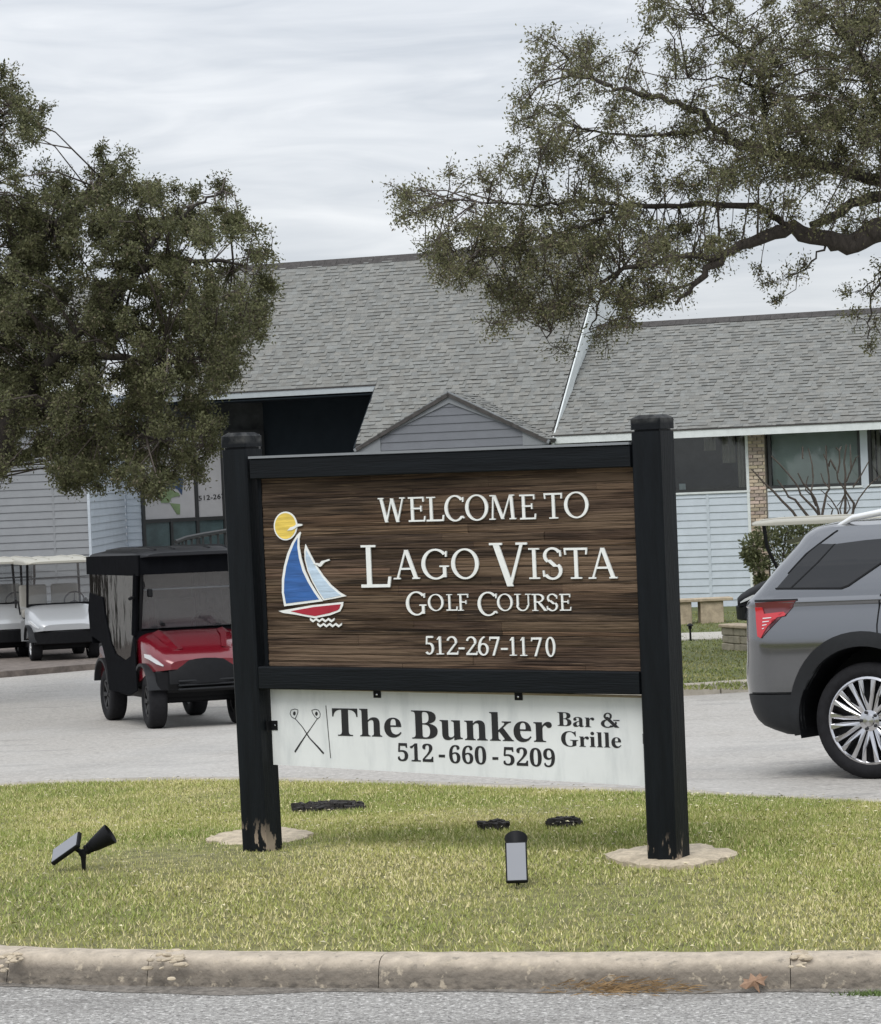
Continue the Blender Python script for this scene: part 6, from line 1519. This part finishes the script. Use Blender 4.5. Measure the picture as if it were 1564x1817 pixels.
holesR = [(1180, 210, 26), (1140, 330, 16), (1060, 210, 18), (1110, 270, 16), (1235, 290, 14), (1300, 250, 14), (990, 300, 14), (1400, 340, 18), (1340, 340, 16), (1480, 340, 22), (1300, 385, 24), (1430, 375, 18), (1160, 100, 30), (1230, 90, 16), (1052, 556, 40), (1075, 500, 14), (880, 470, 16), (1340, 30, 12), (1530, 330, 12), (1250, 140, 18)]
extraR = [(1400, 488, -.1, 34), (1370, 500, 0, 24), (1430, 470, -.1, 26), (1385, 530, 0, 18), (1350, 478, 0, 20), (1540, 520, .2, 40), (1555, 570, .2, 36), (1520, 560, .2, 26), (1545, 610, .2, 20), (1590, 540, .2, 40), (1500, 520, .1, 20), (1560, 480, .1, 30)]
palR = [(.102, .108, .052), (.212, .208, .108), (.24, .20, .14)]
nR = oak('live_oak', 'sparse live oak spreading its limb over the roof from the right', DR, baseR, limbsR, outR, holesR, 26, 19, .047, .85, densR, palR, 33, droop=.45, extra=extraR, loose=.24, rs=1.35)

# ---- pruned bare shrub before the windows
DS = 53.0
bs0 = at_depth(1462, 1000, DS); bs = empty('bare_shrub', (bs0.x, bs0.y, zl(DS)-.02)); tag(bs, 'leafless pruned shrub with forked grey branches before the windows', 'shrub')
offs = np.array(tuple(bs.location)); Zs = lambda x, y: (1300+x/5.924, 760+y/5.924)
stems = [[(690, 960), (640, 880), (520, 760), (430, 660), (330, 570), (260, 490), (200, 430)], [(910, 1010), (905, 900), (850, 830), (780, 760), (720, 700), (690, 610), (590, 480), (490, 370), (410, 290)], [(800, 930), (720, 830), (660, 750), (590, 720), (560, 660), (510, 590), (470, 540)], [(930, 1000), (905, 850), (870, 740), (820, 660), (740, 570), (690, 470)], [(880, 820), (830, 700), (770, 650), (780, 560), (800, 500)], [(940, 1000), (950, 880), (975, 760), (990, 680), (1020, 640), (1015, 500), (990, 330), (985, 180)], [(990, 330), (960, 270)], [(1010, 400), (1030, 330), (1080, 420), (1110, 470), (1130, 360), (1125, 240), (1090, 200)], [(1125, 240), (1145, 190)], [(1130, 960), (1110, 860), (1040, 750), (980, 690), (930, 650)], [(1030, 980), (1050, 870), (1060, 850), (1000, 790)], [(1180, 980), (1190, 800), (1185, 640), (1190, 480), (1175, 360), (1200, 170)], [(1240, 960), (1270, 880), (1280, 790), (1230, 720), (1180, 640), (1110, 540), (1100, 460)], [(1200, 560), (1250, 430), (1300, 310), (1335, 290)], [(1250, 430), (1245, 290), (1240, 170)], [(1230, 960), (1330, 740), (1420, 620), (1500, 540), (1560, 500)], [(1150, 930), (1130, 850), (1180, 700), (1150, 760), (1100, 820)], [(850, 520), (840, 380), (800, 210)], [(740, 320), (740, 190)], [(1270, 620), (1350, 500), (1440, 340)], [(1200, 900), (1240, 840), (1200, 720)], [(1030, 640), (960, 560), (930, 470)], [(830, 660), (850, 560), (850, 480)]]
mb = MB()
for k, st in enumerate(stems):
    dy = rng.uniform(-.25, .25); n = len(st)
    pts = [at_depth(*Zs(x, y), DS+dy*(j/n))-Vector(bs.location) for j, (x, y) in enumerate(st)]
    r0 = .028 if n > 5 else .017
    mb.tube(pts, [max(.006, r0*(1-.65*j/n)) for j in range(n)], 6)
for x, y in ((910, 1010), (940, 1000), (1180, 980), (1240, 960), (1130, 960), (690, 960), (800, 930), (1030, 980)):
    p = at_depth(*Zs(x, y), DS)-Vector(bs.location); mb.tube([p, (p.x*.4, 0, p.z*.5), (0, 0, 0)], [.028, .034, .045], 6)
mb.build('branches', 'twig', bs, smooth=50)
# ---- leafy evergreen shrub beside the pillar
def bush(name, label, cx, cy, z0, lobes, nl, ll, seed, pal, stems_=3):
    r = np.random.default_rng(seed); o = empty(name, (cx, cy, z0)); tag(o, label, 'shrub')
    C, D, T = [], [], []; segs = []
    for (x, y, z, R) in lobes:
        for k in range(nl):
            d = r.normal(size=3); d /= np.linalg.norm(d); q = R*r.random()**.45
            C.append(np.array([x, y, z])+d*q*np.array([1, 1, .85])); D.append(d+r.normal(0, .5, 3)+np.array([0, 0, .3])); T.append(r.random())
        segs += [(np.array([x*.3, y*.3, 0]), np.array([x*.7, y*.7, z*.55]), .022, .015), (np.array([x*.7, y*.7, z*.55]), np.array([x, y, z]), .015, .006)]
        for k in range(8):
            d = r.normal(size=3); d /= np.linalg.norm(d); segs.append((np.array([x, y, z]), np.array([x, y, z])+d*R*.9, .006, .003))
    C, D, T = np.array(C), np.array(D), np.array(T)[:, None]
    cols = (np.array(pal[0])*(1-T)+np.array(pal[1])*T)*r.uniform(.7, 1.3, len(C))[:, None]
    link_mesh('crown', leaf_mesh('crown', C, D, ll*r.uniform(.6, 1.2, len(C)), cols, r, .5), 'leaf', o)
    V, F = tubes_np(segs, 5); link_mesh('stems', np_mesh('stems', V, F), 'twig', o)
DB = 52.0; pb = at_depth(1362, 1000, DB); z0 = zl(DB); s_ = DB/F_PX
def lob(u, v, R, dy=0):
    p = at_depth(u, v, DB+dy); return (p.x-pb.x, dy, p.z-z0, R*s_)
bush('evergreen_shrub', 'green leafy shrub beside the brick pillar behind the cart roof', pb.x, DB, z0, [lob(1338, 968, 24), lob(1345, 1000, 20), lob(1330, 985, 14, .1), lob(1365, 950, 26), lob(1395, 945, 26, .1), lob(1425, 945, 26), lob(1460, 945, 24, -.1), lob(1490, 950, 24), lob(1390, 990, 34, .2), lob(1430, 990, 34), lob(1470, 990, 30), lob(1352, 1030, 12)], 420, .085, 5, [(.08, .095, .045), (.22, .23, .12)])
